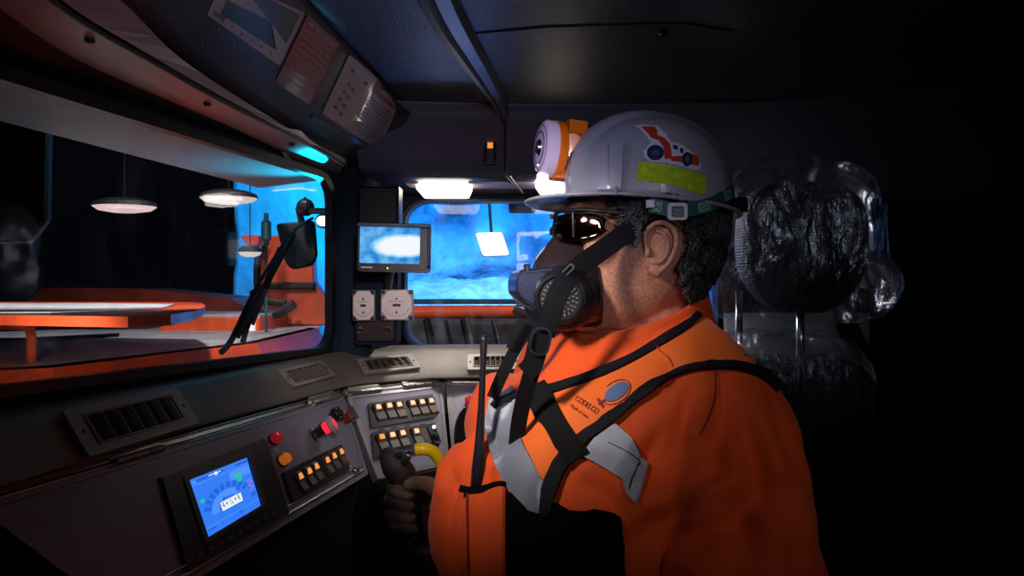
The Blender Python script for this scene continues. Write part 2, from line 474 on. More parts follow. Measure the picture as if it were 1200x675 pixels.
wallline = [LW.pt((p-LW.o).dot(LW.u), -.285+(p.z-Z(.285))*.0, 0) for p in lo]
bm = B(); extrude_strip(bm, wallline, lo, .01); S('trim_3', bm, M['gasket'])
st_bvh = bvh_of([st])
for px, py in ((105, 46), (243, 121), (342, 168)):
    # screws at the seam
    i = min(range(len(mid)-1), key=lambda k: abs((mid[k].x/mid[k].y)-(px-600)/FP)); p = mid[i].lerp(mid[i+1], .5)
    q, qn, _ = cast(st_bvh, px, py)
    bm = B(); lathe(bm, q, qn, [(-.001, .006), (.003, .006), (.005, .003)]); obj('screw', bm, M['black'], st)
up0 = [p+V((.006, -.003, .008)) for p in mid]
bm = B(); tube(bm, [p+V((.001, 0, .004)) for p in mid], .0042, 6); S('trim_13', bm, M['gasket'], label='black gap between the metal strips')
up1 = [pz(30, -70, .345), pz(140, 0, .334), pz(214, 70, .324), pz(308, 132, .305), pz(372, 171, .293), pz(408, 199, .286)]
up1 = smooth_path(up1, 5)
bm = B(); extrude_strip(bm, up0, up1, .01); S('trim_4', bm, M['trim'], label='rolled metal edge of the headliner')
# sloping headliner between the rolled edge and the ceiling
low = [p+V((0, 0, .002)) for p in up1[::5]]+[pz(455, 209, .282)]
top = [pz(250, -90, .43), pz(330, -30, .425), pz(380, 25, .42), pz(420, 68, .415), pz(450, 100, .412), pz(470, 123, .41), pz(487, 137, .405)]
bm = B()
lo2 = smooth_path(low, 5); tp2 = smooth_path(top, 5); rings = []
for i in range(len(lo2)):
    r_ = []
    for k in range(9):
        t = k/8; p = lo2[i].lerp(tp2[i], t); bulge = math.sin(PI*t)*-.006
        r_.append(p+V((.5, -.1, -.85))*bulge*-1*.6)
    rings.append(r_)
loft(bm, rings, caps=False, closed=False)
for f_ in bm.faces: f_.smooth = True
head = S('trim_5', bm, M['liner'], smooth=True, label='dark sloping headliner above the side window')
md = head.modifiers.new('s', 'SOLIDIFY'); md.thickness = .001; md.offset = 0
head_bvh = bvh_of([head])
# front cove, curving into a lip, from the corner to the dark right side
cov = []
for x, yb, zl, in ((-.50, 1.50, .0), (-.36, 1.60, 0), (-.25, 1.66, 0), (-.02, 1.68, 0), (.25, 1.68, 0), (.55, 1.66, 0), (.80, 1.58, 0), (1.0, 1.50, 0), (1.32, 1.40, 0)):
    drop = max(0, (x-.3))*.10
    cov.append([V((x, yb-.11, Z(.424))), V((x, yb-.075, Z(.412))), V((x, yb-.045, Z(.385-drop))), V((x, yb-.015, Z(.32-drop))), V((x, yb+.005, Z(.285-drop))), V((x, yb+.02, Z(.275-drop))), V((x, yb+.26, Z(.262-drop)))])
bm = B(); loft(bm, cov[1:], caps=False, closed=False)
hf = S('wall_front', bm, M['beam'], smooth=True); md = hf.modifiers.new('s', 'SOLIDIFY'); md.thickness = .006; md.offset = 0
autosmooth(hf, 50)
# lighter metal soffit under the cove
bm = B(); box(bm, F((-.1, 1.80, Z(.268)), (1, 0, 0), (0, 1, 0)), .14, .0, .62, .13, -.002, .003)
S('trim_6', bm, M['trim'], label='metal soffit plate above the front window')
# seam lines on the cove
for px in (592,):
    bm = B(); tube(bm, [P(px, 139, 1.595), P(px, 160, 1.632), P(px, 195, 1.668), P(px+2, 208, 1.685), P(px+14, 222, 1.75)], .0022, 6); S('trim_7', bm, M['gasket'])
bm = B(); tube(bm, [P(597, 206, 1.665), P(604, 215, 1.70), P(612, 226, 1.74)], .003, 6); S('trim_8', bm, M['steel'])

# ceiling: two panels, seam and the pressed beam between them
bm = B()
cc = F((0, 0, Z(.425)), (1, 0, 0), (0, 1, 0))
pl = [(-.42, .1), (1.3, .1), (1.3, 1.62), (-.42, 1.62)]
a = [V((x, y, Z(.425))) for x, y in pl]; b = [p+V((0, 0, .03)) for p in a]; add_hull(bm, a, b); S('ceiling', bm, M['ceil'])
# lighter bluish strip of ceiling left of the beam
def cz(px, py, z=.42):
    return pz(px, py, z)
bm = B()
A_ = [pz(478, -30, .423), pz(500, 20, .423), pz(540, 72, .423), pz(577, 118, .418), pz(586, 137, .405)]
B_ = [pz(525, -30, .423), pz(546, 20, .423), pz(572, 72, .423), pz(592, 118, .418), pz(595, 137, .405)]
rings = []
for p, q in zip(smooth_path(A_, 4), smooth_path(B_, 4)):
    w_ = q-p
    rings.append([p+V((0, 0, .004)), p+w_*.12+V((0, 0, -.010)), p+w_*.3+V((0, 0, -.012)), p+w_*.42+V((0, 0, -.004)), p+w_*.55+V((0, 0, -.012)), p+w_*.88+V((0, 0, -.012)), q+V((0, 0, .004))])
loft(bm, rings, closed=False, caps=False)
bo = S('trim_9', bm, M['beam'], smooth=True, label='pressed beam across the ceiling'); autosmooth(bo, 40)
md = bo.modifiers.new('s', 'SOLIDIFY'); md.thickness = .003
bm = B(); tube(bm, [pz(550, 40, .424), pz(640, 32, .424), pz(800, 27, .424), pz(860, 36, .424)], .0016, 6); S('trim_10', bm, M['gasket'])
for px, py in ((546, 32), (555, 50), (777, 38), (600, 131)):
    bm = B(); q = pz(px, py, .422); lathe(bm, q+V((0, 0, .002)), (0, 0, -1), [(0, .008), (.004, .008), (.007, .004)]); obj('ceiling_screw', bm, M['black'], None, 'small black screw in the ceiling panel' + {546: ' left of the seam end', 555: ' right below the seam end', 777: ' alone in the middle of the seam', 600: ' at the front edge of the ceiling'}[px], 'screw')

# front wall with the front window
FW = F((0, 1.93, CZ), (1, 0, 0), (0, 0, -1))
def fw(px, py): h = FW.hit(px, py); return (h.x, h.y)
o_ = [fw(470, 234), fw(845, 234), fw(845, 409), fw(470, 409)]
fh = round_poly(o_, .085, 8)
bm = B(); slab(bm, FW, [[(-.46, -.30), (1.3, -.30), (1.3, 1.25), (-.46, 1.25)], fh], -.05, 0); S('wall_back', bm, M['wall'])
bm = B(); u0, v0 = o_[0]; u1, v1 = o_[2]
slab(bm, FW, [fh, round_poly([(u0+.012, v0+.006), (u1-.012, v0+.006), (u1-.012, v1-.008), (u0+.012, v1-.008)], .078, 8)], -.045, .012)
wf = S('window_2', bm, M['gasket'])
M['glass2'] = thin_glass('front_glass', (.95, .98, 1), .025, .01, dirt_or_glint=.16, dscale=22, stretch=(1, 1, .3), dcol=(.42, .48, .55))
bm = B(); slab(bm, FW, [round_poly([(u0+.004, v0+.002), (u1-.004, v0+.002), (u1-.004, v1-.002), (u0+.004, v1-.002)], .08, 8)], -.034, -.030)
obj('pane', bm, M['glass2'], wf)
# corner post between the two windows
bm = B()
pp = [V((-.428, 1.632, 0)), V((-.412, 1.650, 0)), V((-.355, 1.665, 0)), V((-.345, 1.68, 0)), V((-.320, 1.87, 0)), V((-.33, 1.95, 0)), V((-.36, 1.95, 0))]
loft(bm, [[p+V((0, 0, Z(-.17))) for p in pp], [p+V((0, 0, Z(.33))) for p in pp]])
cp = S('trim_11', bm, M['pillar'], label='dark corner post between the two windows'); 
# floor, right and rear walls (dark)
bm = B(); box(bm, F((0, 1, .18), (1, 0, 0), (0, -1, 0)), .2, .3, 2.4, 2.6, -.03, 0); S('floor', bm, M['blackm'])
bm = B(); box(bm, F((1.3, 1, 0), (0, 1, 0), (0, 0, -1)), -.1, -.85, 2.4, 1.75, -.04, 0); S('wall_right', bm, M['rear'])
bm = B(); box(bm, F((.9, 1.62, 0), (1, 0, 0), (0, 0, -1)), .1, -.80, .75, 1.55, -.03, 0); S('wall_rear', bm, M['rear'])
# grey lower panel behind the spare seat
bm = B(); f = F(P(858, 372, 1.55), (1, 0, 0), (0, 0, -1)); box(bm, f, .15, .05, .33, .12, -.015, 0, .004); S('trim_12', bm, M['rear2'], label='grey panel behind the spare seat')

# ================================================================== DASHBOARD
def zline(px, py, z): return pz(px, py, z)
lipL = [(-.66, .50), (-.545, 1.09), (-.425, 1.60), (-.385, 1.665), (-.25, 1.745), (-.13, 1.76), (1.2, 1.76)]
botL = [(-.66+.045, .50), (-.508, 1.07), (-.378, 1.525), (-.345, 1.575), (-.20, 1.672), (-.11, 1.685), (1.2, 1.685)]
def off_ring(z0, z1):
    rs = []
    for (x0, y0), (x1, y1) in zip(lipL, botL):
        a = V((x0, y0, Z(-.158))); b = V((x1, y1, Z(-.216)))
        outward = (V((x0, y0, 0))-V((x1, y1, 0))).normalized()
        back = outward*.11
        rs.append([a+back+V((0, 0, .004)), a+outward*.01+V((0, 0, .004)), a+V((0, 0, -.001)), a.lerp(b, .06)+V((0, 0, -.0005)), a.lerp(b, .94), b+V((0, 0, -.004)), b+outward*.004+V((0, 0, -.008)), b+outward*.05+V((0, 0, -.012)), b+outward*.055+V((0, 0, -.10)), a+back+V((0, 0, -.15))])
    return rs
dash = thing('dashboard', 'grey brown moulded dashboard running under both windows with air vents', 'dashboard', (-.3, 1.6, Z(-.32)))
bm = B(); rs = off_ring(0, 0); loft(bm, rs)
dm = obj('dash_moulding', bm, M['dash'], dash); autosmooth(dm, 30)
dash_bvh = bvh_of([dm])
def seg_frame(i):
    a = V((*lipL[i], Z(-.158))); b = V((*lipL[i+1], Z(-.158))); c = V((*botL[i], Z(-.216)))
    f = frame_px(a, b, c); return f
def vent(f, px0, px1, pyc, hgt, nslat, deep=True, mt='vframe'):
    # centre by pixels
    A3 = cast(dash_bvh, px0, pyc[0])[0]; B3 = cast(dash_bvh, px1, pyc[1])[0]; xm, ym = (px0+px1)/2, sum(pyc)/2
    U3 = cast(dash_bvh, xm, ym-6)[0]; D3 = cast(dash_bvh, xm, ym+6)[0]; C3 = (U3+D3)/2; wd = (B3-A3).length
    g = F(C3, B3-A3, D3-U3)
    if g.n.dot(CAM-C3) < 0: g.n = -g.n
    g.o = C3+g.n*.003
    bm = B(); slab(bm, g, [rrect(0, 0, wd, hgt, .005), rrect(0, 0, wd*.78, hgt*.66, .003)], 0, .006)
    v_ = obj('air_vent', bm, M[mt], dash)
    bm = B(); box(bm, g, 0, 0, wd*.8, hgt*.68, .0005, .001); obj('vent_recess', bm, M['blackm'], v_)
    bm = B(); slab(bm, g, [rrect(0, 0, wd*.78, hgt*.66, .003), rrect(0, 0, wd*.74, hgt*.58, .003)], .003, .008)
    for k in range(nslat):
        x = -wd*.26+wd*.60*k/(nslat-1)
        s_ = F(g.pt(x, 0, .004), g.u*.8+g.n*.6, g.v); s_.n = g.n
        a_ = [g.pt(x-.004, -hgt*.29, .0015), g.pt(x-.0025, -hgt*.29, .0015), g.pt(x-.0025, hgt*.29, .0015), g.pt(x-.004, hgt*.29, .0015)]
        b_ = [p+g.n*.007+g.u*.004 for p in a_]; add_hull(bm, a_, b_)
    obj('vent_slats', bm, M['switch'], v_)
    for sx in (-1, 1):
        bm = B(); lathe(bm, g.pt(sx*wd*.445, 0, .005), g.n, [(0, .0025), (.002, .0025), (.003, .001)], 10); obj('vent_screw', bm, M['black'], v_)
f0 = seg_frame(0); f1 = seg_frame(1); f3 = seg_frame(3); f5 = seg_frame(5)
vent(f1, 333, 384, (447, 434), .050, 6)
vent(f3, 422, 488, (432.5, 425.5), .056, 6)
vent(f5, 548, 608, (427, 426), .056, 7)
# big louvre housing on the near part, standing proud
fb = f0
a = fb.hit(96, 512); b = fb.hit(222, 476)
vent(fb, 92, 222, (510, 476), .070, 6)

# hinge strip and three control panels
PAN = {}
def panel(key, tl, tr, bl, br, ztop, zbot, label):
    a, b = pz(*tl, -ztop), pz(*tr, -ztop); c, d = pz(*bl, -zbot), pz(*br, -zbot)
    f = frame_px(a, b, c)
    q = [(0, 0), ((b-a).length, 0), tuple(f.hit(*br)), tuple(f.hit(*bl))]
    t = thing('control_panel', label, 'control panel', c)
    bm = B(); prism(bm, f, round_poly(q, .006, 3), -.02, 0); obj('face_plate', bm, M['panel'], t)
    cx = sum(p[0] for p in q)/4; cy = sum(p[1] for p in q)/4
    inn = [(cx+(p[0]-cx)*1.0+(.010 if p[0] < cx else -.010), cy+(p[1]-cy)+(.008 if p[1] < cy else -.010)) for p in q]
    bm = B(); slab(bm, f, [round_poly(q, .006, 3), round_poly(inn, .006, 3)], .0004, .002); obj('rim', bm, M['panelrim'] if key != 'L' else M['panel'], t)
    PAN[key] = (f, t, q)
    return f, t
def hinge(f, t, u0, u1, lift=0):
    bm = B(); k = 3; L = (u1-u0)/k
    for i in range(k):
        tube(bm, [f.pt(u0+L*i+.001, -.003, .004), f.pt(u0+L*(i+1)-.001, -.003, .004)], .0055, 10)
    box(bm, f, (u0+u1)/2, -.012, (u1-u0), .016, -.002, .002)
    obj('hinge', bm, M['steel'], t)
pa, pb, pc, pd = (-30, 594), (402, 465), (150, 728), (431, 556)
fL, tL = panel('L', (-30, 594), (402, 465), (150, 728), (431, 556), .24, .40, 'near grey control panel with blue display, red stop button and six amber switches')
fM, tM = panel('M', (406, 464), (517, 450.5), (442, 562), (527, 545), .24, .40, 'middle grey control panel with two rows of amber rocker switches')
fR, tR = panel('R', (522, 450.5), (700, 450.5), (531, 545), (700, 545), .24, .40, 'far grey control panel with red round button behind the radio antenna')
Lw = PAN['L'][2][1][0]
def uof(f, px, py): return f.hit(px, py).x
hinge(fM, tM, uof(fM, 410, 464), uof(fM, 446, 459)); hinge(fM, tM, uof(fM, 474, 456), uof(fM, 508, 452))
hinge(fR, tR, uof(fR, 530, 450), uof(fR, 565, 450))
hinge(fL, tL, uof(fL, 366, 476), uof(fL, 395, 467)); hinge(fL, tL, uof(fL, 132, 545), uof(fL, 190, 528))
# ledge strips above each panel, with polished edge
def ledge(f, t, u0, u1):
    bm = B(); box(bm, f, (u0+u1)/2, -.010, u1-u0, .014, -.014, -.001, .003)
    tube(bm, [f.pt(u0, -.001, .001), f.pt(u1, -.001, .001)], .0022, 8)
    tube(bm, [f.pt(u0, -.014, .001), f.pt(u1, -.014, .001)], .0016, 8)
    obj('ledge', bm, M['panelrim'] if f is not fL else M['steel'], t)
ledge(fL, tL, 0, Lw); ledge(fM, tM, 0, PAN['M'][2][1][0]); ledge(fR, tR, 0, PAN['R'][2][1][0])
# console body under the panels
bm = B()
bp = [V((-.75, .35, 0)), V((-.62, .60, 0)), pz(431, 556, -.40), pz(442, 562, -.40), pz(529, 545, -.40), V((1.2, 1.55, 0)), V((1.2, 1.72, 0)), V((-.28, 1.72, 0)), V((-.37, 1.60, 0)), V((-.58, .9, 0))]
bp[1] = pz(150, 728, -.40); bp[0] = V((bp[1].x-.08, .45, 0))
low_ = [V((p.x, p.y, .0)) for p in bp]; hi_ = [V((p.x, p.y, Z(-.405))) for p in bp]
for p in hi_[:1]: pass
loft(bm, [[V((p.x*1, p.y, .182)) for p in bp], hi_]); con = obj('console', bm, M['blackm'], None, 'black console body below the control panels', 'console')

def local(f, px, py):
    h = f.hit(px, py); return h.x, h.y
def rocker(f, t, px, py, wd=.0195, h=.044, am='amber', lab=None, dv=.0):
    u, v = local(f, px, py)
    g = f.at(u, v); g.n = f.n
    top = -.0095
    # side profile: body with tilted crown
    prof = [(top, 0), (top, .010), (top+.004, .0135), (h*.5+top, .0085), (h+top-.004, .0105), (h+top, .007), (h+top, 0)]
    bm = B(); rings = []
    for x in (-wd/2, wd/2): rings.append([g.pt(x, vv, nn) for vv, nn in prof])
    loft(bm, rings)
    o = obj('rocker_switch', bm, M['switch'], t)
    bm = B(); box(bm, F(g.pt(0, 0, .0125), g.u, g.v-g.n*.17), 0, 0, wd*.56, .0105, 0, .0022, .0006) if False else None
    q = F(g.pt(0, .0005, .0118), g.u, g.v); q.n = g.n
    box(bm, q, 0, 0, wd*.58, .0105, -.003, .0020, .0006)
    obj('switch_lamp', bm, M[am], o)
def bez(f, t, pts, n1=.008, bw=.004, name='switch_bezel'):
    q = [local(f, *p) for p in pts]
    bm = B(); prism(bm, f, round_poly(q, .004, 3), 0, n1); obj(name, bm, M['black'], t)
# left panel: six switches
bez(fL, tL, [(329, 555), (398, 522), (408, 552), (341, 590)], .006)
for px, py in ((346.7, 561), (357, 555), (365.5, 549.5), (378.4, 542), (386.5, 537), (395, 532)):
    rocker(fL, tL, px, py, .0165, .040)
# middle panel: two rows
bez(fM, tM, [(430, 474), (506, 463), (510, 490), (434, 503)], .006)
bez(fM, tM, [(434, 508), (509, 497), (514, 524), (437, 540)], .006)
for i, (px, py) in enumerate(((441, 479.5), (453.8, 477.7), (465.3, 476.5), (481, 474.7), (492, 473.4), (502.7, 472))):
    rocker(fM, tM, px, py, .0205, .044, 'amber2')
for i, (px, py) in enumerate(((444.9, 514.3), (457.3, 512), (469.4, 509.9), (485.4, 507.6))):
    rocker(fM, tM, px, py, .0205, .044, 'amber' if i == 0 else 'amber2')
u, v = local(fM, 496.8, 513); bm = B(); box(bm, fM, u, v, .020, .042, .004, .009, .002); obj('blank_cover', bm, M['switch'], tM)
u, v = local(fM, 507.5, 511); bm = B(); slab(bm, fM, [rrect(u, v, .020, .046, .003), rrect(u, v, .014, .040, .002)], .005, .010); obj('socket_frame', bm, M['switch'], tM)
u, v = local(fM, 506.5, 502.5); bm = B(); ball(bm, fM.pt(u, v, .009), .0045, 6); obj('indicator_light', bm, mat('white_led', (1, 1, 1), .3, emit=(.9, .95, 1), estr=1.5), tM)
u, v = local(fM, 507.5, 514); bm = B(); lathe(bm, fM.pt(u, v, .005), fM.n, [(0, .009), (.010, .008), (.014, .005)]); obj('knob', bm, M['black'], tM)
# tiny printed text under the switches
for i, px in enumerate((447, 462, 477, 495)):
    u, v = local(fM, px, 503.5-i*1.9); bm = B(); box(bm, fM, u, v, .016, .004, .0003, .0007); obj('legend_strip', bm, M['black'], tM)
# left panel: buttons
def button(f, t, px, py, r, h, m, base='steel', nm='push_button'):
    u, v = local(f, px, py)
    bm = B(); lathe(bm, f.pt(u, v, 0), f.n, [(0, r*1.12), (.003, r*1.12), (.003, r*1.0)]); o = obj(nm, bm, M[base], t)
    bm = B(); lathe(bm, f.pt(u, v, .003), f.n, [(0, r*.92), (h*.75, r*.95), (h, r*.75), (h*1.05, .0005)]); obj('button_cap', bm, M[m], o)
button(fL, tL, 320, 515.5, .0105, .014, 'redlens', 'black')
button(fL, tL, 330, 540.5, .0105, .014, 'orangelens', 'black')
u, v = local(fL, 323.6, 527); bm = B(); box(bm, fL, u, v, .012, .008, .0003, .001); obj('legend_plate', bm, M['steel'], tL)
# lit emergency stop
u, v = local(fL, 368, 510)
c0 = fL.pt(u, v, 0); ax = (fL.n*.9+fL.u*.35).normalized()
bm = B(); lathe(bm, c0, ax, [(0, .016), (.004, .016), (.005, .0125), (.018, .0125), (.019, .015), (.023, .015)]); es = obj('stop_button', bm, M['chrome'], tL)
bm = B(); lathe(bm, c0+ax*.023, ax, [(0, .0115), (.010, .0115)]); obj('glowing_neck', bm, M['redglow'], es)
bm = B(); lathe(bm, c0+ax*.033, ax, [(0, .014), (.004, .0185), (.009, .0185), (.012, .0165), (.0125, .014)]); obj('button_ring', bm, mat('satin_ring', (.62, .50, .50), .25, metal=.4), es)
bm = B(); lathe(bm, c0+ax*.0445, ax, [(0, .010), (.0025, .009), (.0035, .004)]); obj('button_cap', bm, M['redglow'], es)
point('stop_button_light', c0+ax*.028+V((.0, -.0, .017)), .012, (1, .05, .12), .004)
# rotary knob with chrome dots, square cover and key lock
u, v = local(fL, 389, 489); c0 = fL.pt(u, v, 0)
bm = B(); lathe(bm, c0, fL.n, [(0, .010), (.008, .010), (.009, .015), (.020, .014), (.023, .010)], 12); kn = obj('rotary_knob', bm, M['black'], tL)
for k in range(6):
    a = k*PI/3; bm = B(); ball(bm, c0+fL.n*.021+(fL.u*math.cos(a)+fL.v*math.sin(a))*.012, .0025, 5); obj('chrome_stud', bm, M['chrome'], kn)
u, v = local(fL, 404, 492); g = fL.at(u, v); bm = B(); box(bm, g, 0, 0, .018, .020, 0, .022, .002); obj('key_cover', bm, M['red_plastic'], tL)
bm = B(); box(bm, g, .012, -.002, .003, .030, 0, .026); obj('key_guard', bm, M['steel'], tL)
u, v = local(fL, 414.4, 553); c0 = fL.pt(u, v, 0)
bm = B(); lathe(bm, c0, fL.n, [(0, .009), (.004, .009), (.006, .006), (.012, .006), (.013, .004)], 12); kl = obj('key_lock', bm, M['chrome'], tL)
u, v = local(fL, 352, 483); 
for px, py in ((359, 472), (329, 577), (216, 649), (188, 563)):
    u, v = local(fL, px, py); bm = B(); lathe(bm, fL.pt(u, v, 0), fL.n, [(0, .004), (.0025, .004), (.0035, .002)], 10); obj('screw', bm, M['black'], tL)

# display set in the left panel
outer = [local(fL, *p) for p in ((187, 562), (308, 515), (337, 604), (218, 672))]
scr = [local(fL, *p) for p in ((218.6, 565), (287.5, 537.8), (303.8, 593.6), (240.6, 631.5))]
def grow(q, k):
    c = V((sum(p[0] for p in q)/4, sum(p[1] for p in q)/4)); return [tuple(c+(V(p)-c)*k) for p in q]
bm = B(); slab(bm, fL, [round_poly(outer, .008, 4), round_poly(grow(scr, 1.02), .002, 2)], .001, .006); disp = obj('display', bm, M['black'], tL)
bm = B(); slab(bm, fL, [round_poly(grow(scr, 1.16), .004, 3), round_poly(grow(scr, 1.02), .002, 2)], .0062, .008); obj('screen_frame', bm, M['switch'], disp)
sA, sB, sC, sD = [V(p) for p in scr]
class Bil:
    """screen surface: unit square to the four screen corners"""
    def __init__(s, f, q, n): s.f = f; s.q = [V(p) for p in q]; s.n0 = n; s.n = f.n
    def pt(s, a, b, n=0):
        p = s.q[0].lerp(s.q[1], a).lerp(s.q[3].lerp(s.q[2], a), b); return s.f.pt(p.x, p.y, s.n0+n)
sc = Bil(fL, scr, .0035)
def brect(bm, s, x0, y0, x1, y1, n=.0005, t=.0003):
    q = [(x0, y0), (x1, y0), (x1, y1), (x0, y1)]; loft(bm, [[s.pt(a, b, n-t) for a, b in q], [s.pt(a, b, n) for a, b in q]])
def bpoly(bm, s, q, n=.0005, t=.0003): loft(bm, [[s.pt(a, b, n-t) for a, b in q], [s.pt(a, b, n) for a, b in q]])
def scr_part(nm, m, fn, n):
    bm = B(); fn(bm, n); return obj(nm, bm, M[m], disp)
scr_part('screen', 'screenblue', lambda b, n: brect(b, sc, 0, 0, 1, 1, n), 0)
def gfx1(b, n):
    brect(b, sc, 0, .105, 1, .118, n); brect(b, sc, 0, .86, 1, .872, n); brect(b, sc, .0, .0, 1, .012, n)
    for k in range(14):     # pale dial area, stepped arc
        a0 = PI+PI*k/14*.75; a1 = PI+PI*(k+1)/14*.75
        q = [(.50+r*math.cos(a), .72+r*1.0*math.sin(a)) for r, a in ((.20, a0), (.31, a0), (.31, a1), (.20, a1))]; bpoly(b, sc, q, n)
    brect(b, sc, .62, .14, .98, .30, n-.0001); brect(b, sc, .02, .04, .10, .08, n)
scr_part('dial_graphic', 'screenlite', gfx1, .0006)
def gfx2(b, n):
    for k in range(9):
        a = PI*1.08+PI*k/9*.78
        q = [(.50+r*math.cos(t), .72+r*math.sin(t)) for r, t in ((.33, a), (.44, a+.02), (.44, a+.20), (.33, a+.18))]; bpoly(b, sc, q, n)
    brect(b, sc, .10, .03, .55, .085, n); brect(b, sc, .76, .03, .97, .085, n); brect(b, sc, .66, .46, .72, .52, n); brect(b, sc, .88, .68, .97, .76, n)
    brect(b, sc, .04, .90, .18, .93, n); brect(b, sc, .28, .89, .30, .94, n); brect(b, sc, .60, .88, .66, .93, n); brect(b, sc, .40, .52, .45, .58, n)
scr_part('bar_graphic', 'screendark', gfx2, .0009)
scr_part('cursor', 'screenwhite', lambda b, n: (brect(b, sc, .30, .045, .50, .06, n), brect(b, sc, .40, .03, .44, .085, n)), .0012)
def gfx3(b, n):
    bpoly(b, sc, [(.76+.05*math.cos(t*PI/6), .30+.09*math.sin(t*PI/6)) for t in range(12)], n)
    bpoly(b, sc, [(.10+.035*math.cos(t*PI/6), .42+.04*math.sin(t*PI/6)) for t in range(12)], n)
scr_part('green_gauge_mark', 'screengreen', gfx3, .0012)
scr_part('red_gauge_mark', 'screenred', lambda b, n: [brect(b, sc, .88+.03*(k % 2), .42+.05*k, .94+.03*(k % 2), .44+.05*k, n) for k in range(5)], .0012)
scr_part('gear_box', 'screendark', lambda b, n: brect(b, sc, .325, .565, .725, .755, n), .0012)
scr_part('gear_readout', 'screenwhite', lambda b, n: brect(b, sc, .34, .58, .71, .74, n), .0015)
# the gear figures
ft = F(sc.pt(.37, .71, .0018), sc.pt(1, .71, 0)-sc.pt(0, .71, 0), sc.pt(.5, 1, 0)-sc.pt(.5, 0, 0)); ft.n = fL.n
bm = B(); text(bm, ft, 0, 0, '4 + ¼ + 4', .0155, 0, maxw=(sc.pt(.68, .7)-sc.pt(.37, .7)).length); obj('gear_figures', bm, M['ink'], disp)
bm = B()
for k in range(9):
    a = grow(outer, 1)[3]; b_ = outer[2]; p = V(a).lerp(V(b_), .12+.09*k)+V((0, -.012)); box(bm, fL, p.x, p.y, .010, .006, .006, .0075, .0005)
obj('key_row', bm, M['switch'], disp)
bm = B(); q = [V(p) for p in PAN['L'][2]]; a = q[3]+V((.0, -.012)); b_ = q[2]+V((-.01, -.012))
tube(bm, [fL.pt(a.x, a.y, .003), fL.pt(b_.x, b_.y, .003)], .003, 8); tube(bm, [fL.pt(a.x, a.y-.012, .003), fL.pt(b_.x, b_.y-.012, .003)], .0016, 8); obj('lower_edge_rail', bm, M['steel'], tL)
# far panel button
button(fR, tR, 551, 471.5, .0135, .012, 'redlens', 'panelrim')

# ================================================================== CORNER POST EQUIPMENT
def facing(px, py, Y, yaw=0, pitch=0, roll=0):
    o = P(px, py, Y); R = Matrix.Rotation(yaw, 3, 'Z') @ Matrix.Rotation(pitch, 3, 'X') @ Matrix.Rotation(roll, 3, 'Y')
    f = F(o, R @ V((1, 0, 0)), R @ V((0, 0, -1)))
    if f.n.dot(CAM-o) < 0: f.n = -f.n
    return f
# upper mounting box
t = thing('speaker_box', 'black box with rounded edges fixed high on the corner post above the monitor', 'box', P(442, 262, 1.62))
f = facing(443, 241, 1.60)
bm = B(); s_ = 1.60/FP; box(bm, f, 0, 0, 48*s_, 46*s_, -.06, 0, .006); obj('housing', bm, M['black'], t)
bm = B(); box(bm, f, .002, .002, 40*s_, 38*s_, 0, .003, .0015); obj('lid', bm, mat('brown_black_metal', (.03, .026, .024), .32, metal=.4), t)
for sx, sy in ((-1, -1), (1, -1)):
    bm = B(); lathe(bm, f.pt(sx*.036, sy*.030, .003), f.n, [(0, .003), (.002, .003), (.003, .001)], 8); obj('screw', bm, M['black'], t)
# monitor
Y = 1.52; k = Y/FP; f = facing(462, 292, Y, yaw=.06, roll=.02)
t = thing('monitor', 'small black reversing monitor with bright blue white screen on the corner post', 'monitor', P(455, 330, Y+.03))
bm = B(); W, H = 84*k, 54*k; sh = rrect(0, 0, W, H, .008); so = rrect(-5*k, -4.5*k, 70*k, 43*k, .002, 2)
slab(bm, f, [sh, so], -.006, .006); prism(bm, f, sh, -.032, -.006); obj('casing', bm, M['black'], t)
bm = B(); box(bm, f, 0, -H/2-.001, W, .008, -.02, .020, .002); obj('sun_hood', bm, mat('hood_plastic', (.08, .09, .12), .35), t)
bm = B(); box(bm, f, W/2-.002, -.004, .006, H*.86, -.02, .020, .002); obj('hood_side', bm, M['black'], t)
# the picture on the monitor: procedural bright beam on blue
mm = bpy.data.materials.new('monitor_picture'); mm.use_nodes = True; nt = mm.node_tree; nt.nodes.clear(); N = nt.nodes.new; L = nt.links.new
out = N('ShaderNodeOutputMaterial'); em = N('ShaderNodeEmission'); tc = N('ShaderNodeTexCoord'); mp = N('ShaderNodeMapping')
mp.inputs['Scale'].default_value = (13, 1, 36); mp.inputs['Location'].default_value = (-.38, 0, .05)
gr = N('ShaderNodeTexGradient'); gr.gradient_type = 'SPHERICAL'; nz = N('ShaderNodeTexNoise'); nz.inputs['Scale'].default_value = 40
ad = N('ShaderNodeMath'); ad.operation = 'MULTIPLY_ADD'; ad.inputs[1].default_value = .35
cr = N('ShaderNodeValToRGB'); cr.color_ramp.elements[0].position = .12; cr.color_ramp.elements[0].color = (.01, .20, .62, 1)
cr.color_ramp.elements[1].position = .50; cr.color_ramp.elements[1].color = (.86, .90, .97, 1)
e_ = cr.color_ramp.elements.new(.28); e_.color = (.22, .60, .92, 1)
L(tc.outputs['Object'], mp.inputs[0]); L(mp.outputs[0], gr.inputs[0]); L(tc.outputs['Object'], nz.inputs['Vector']); L(nz.outputs['Fac'], ad.inputs[0]); L(gr.outputs['Fac'], ad.inputs[2])
L(ad.outputs[0], cr.inputs[0]); L(cr.outputs[0], em.inputs[0]); em.inputs[1].default_value = 1.05; L(em.outputs[0], out.inputs[0])
M['monpic'] = mm
bm = B(); box(bm, f, -5*k, -4.5*k, 70*k, 43*k, -.004, -.001); obj('screen', bm, mm, t)
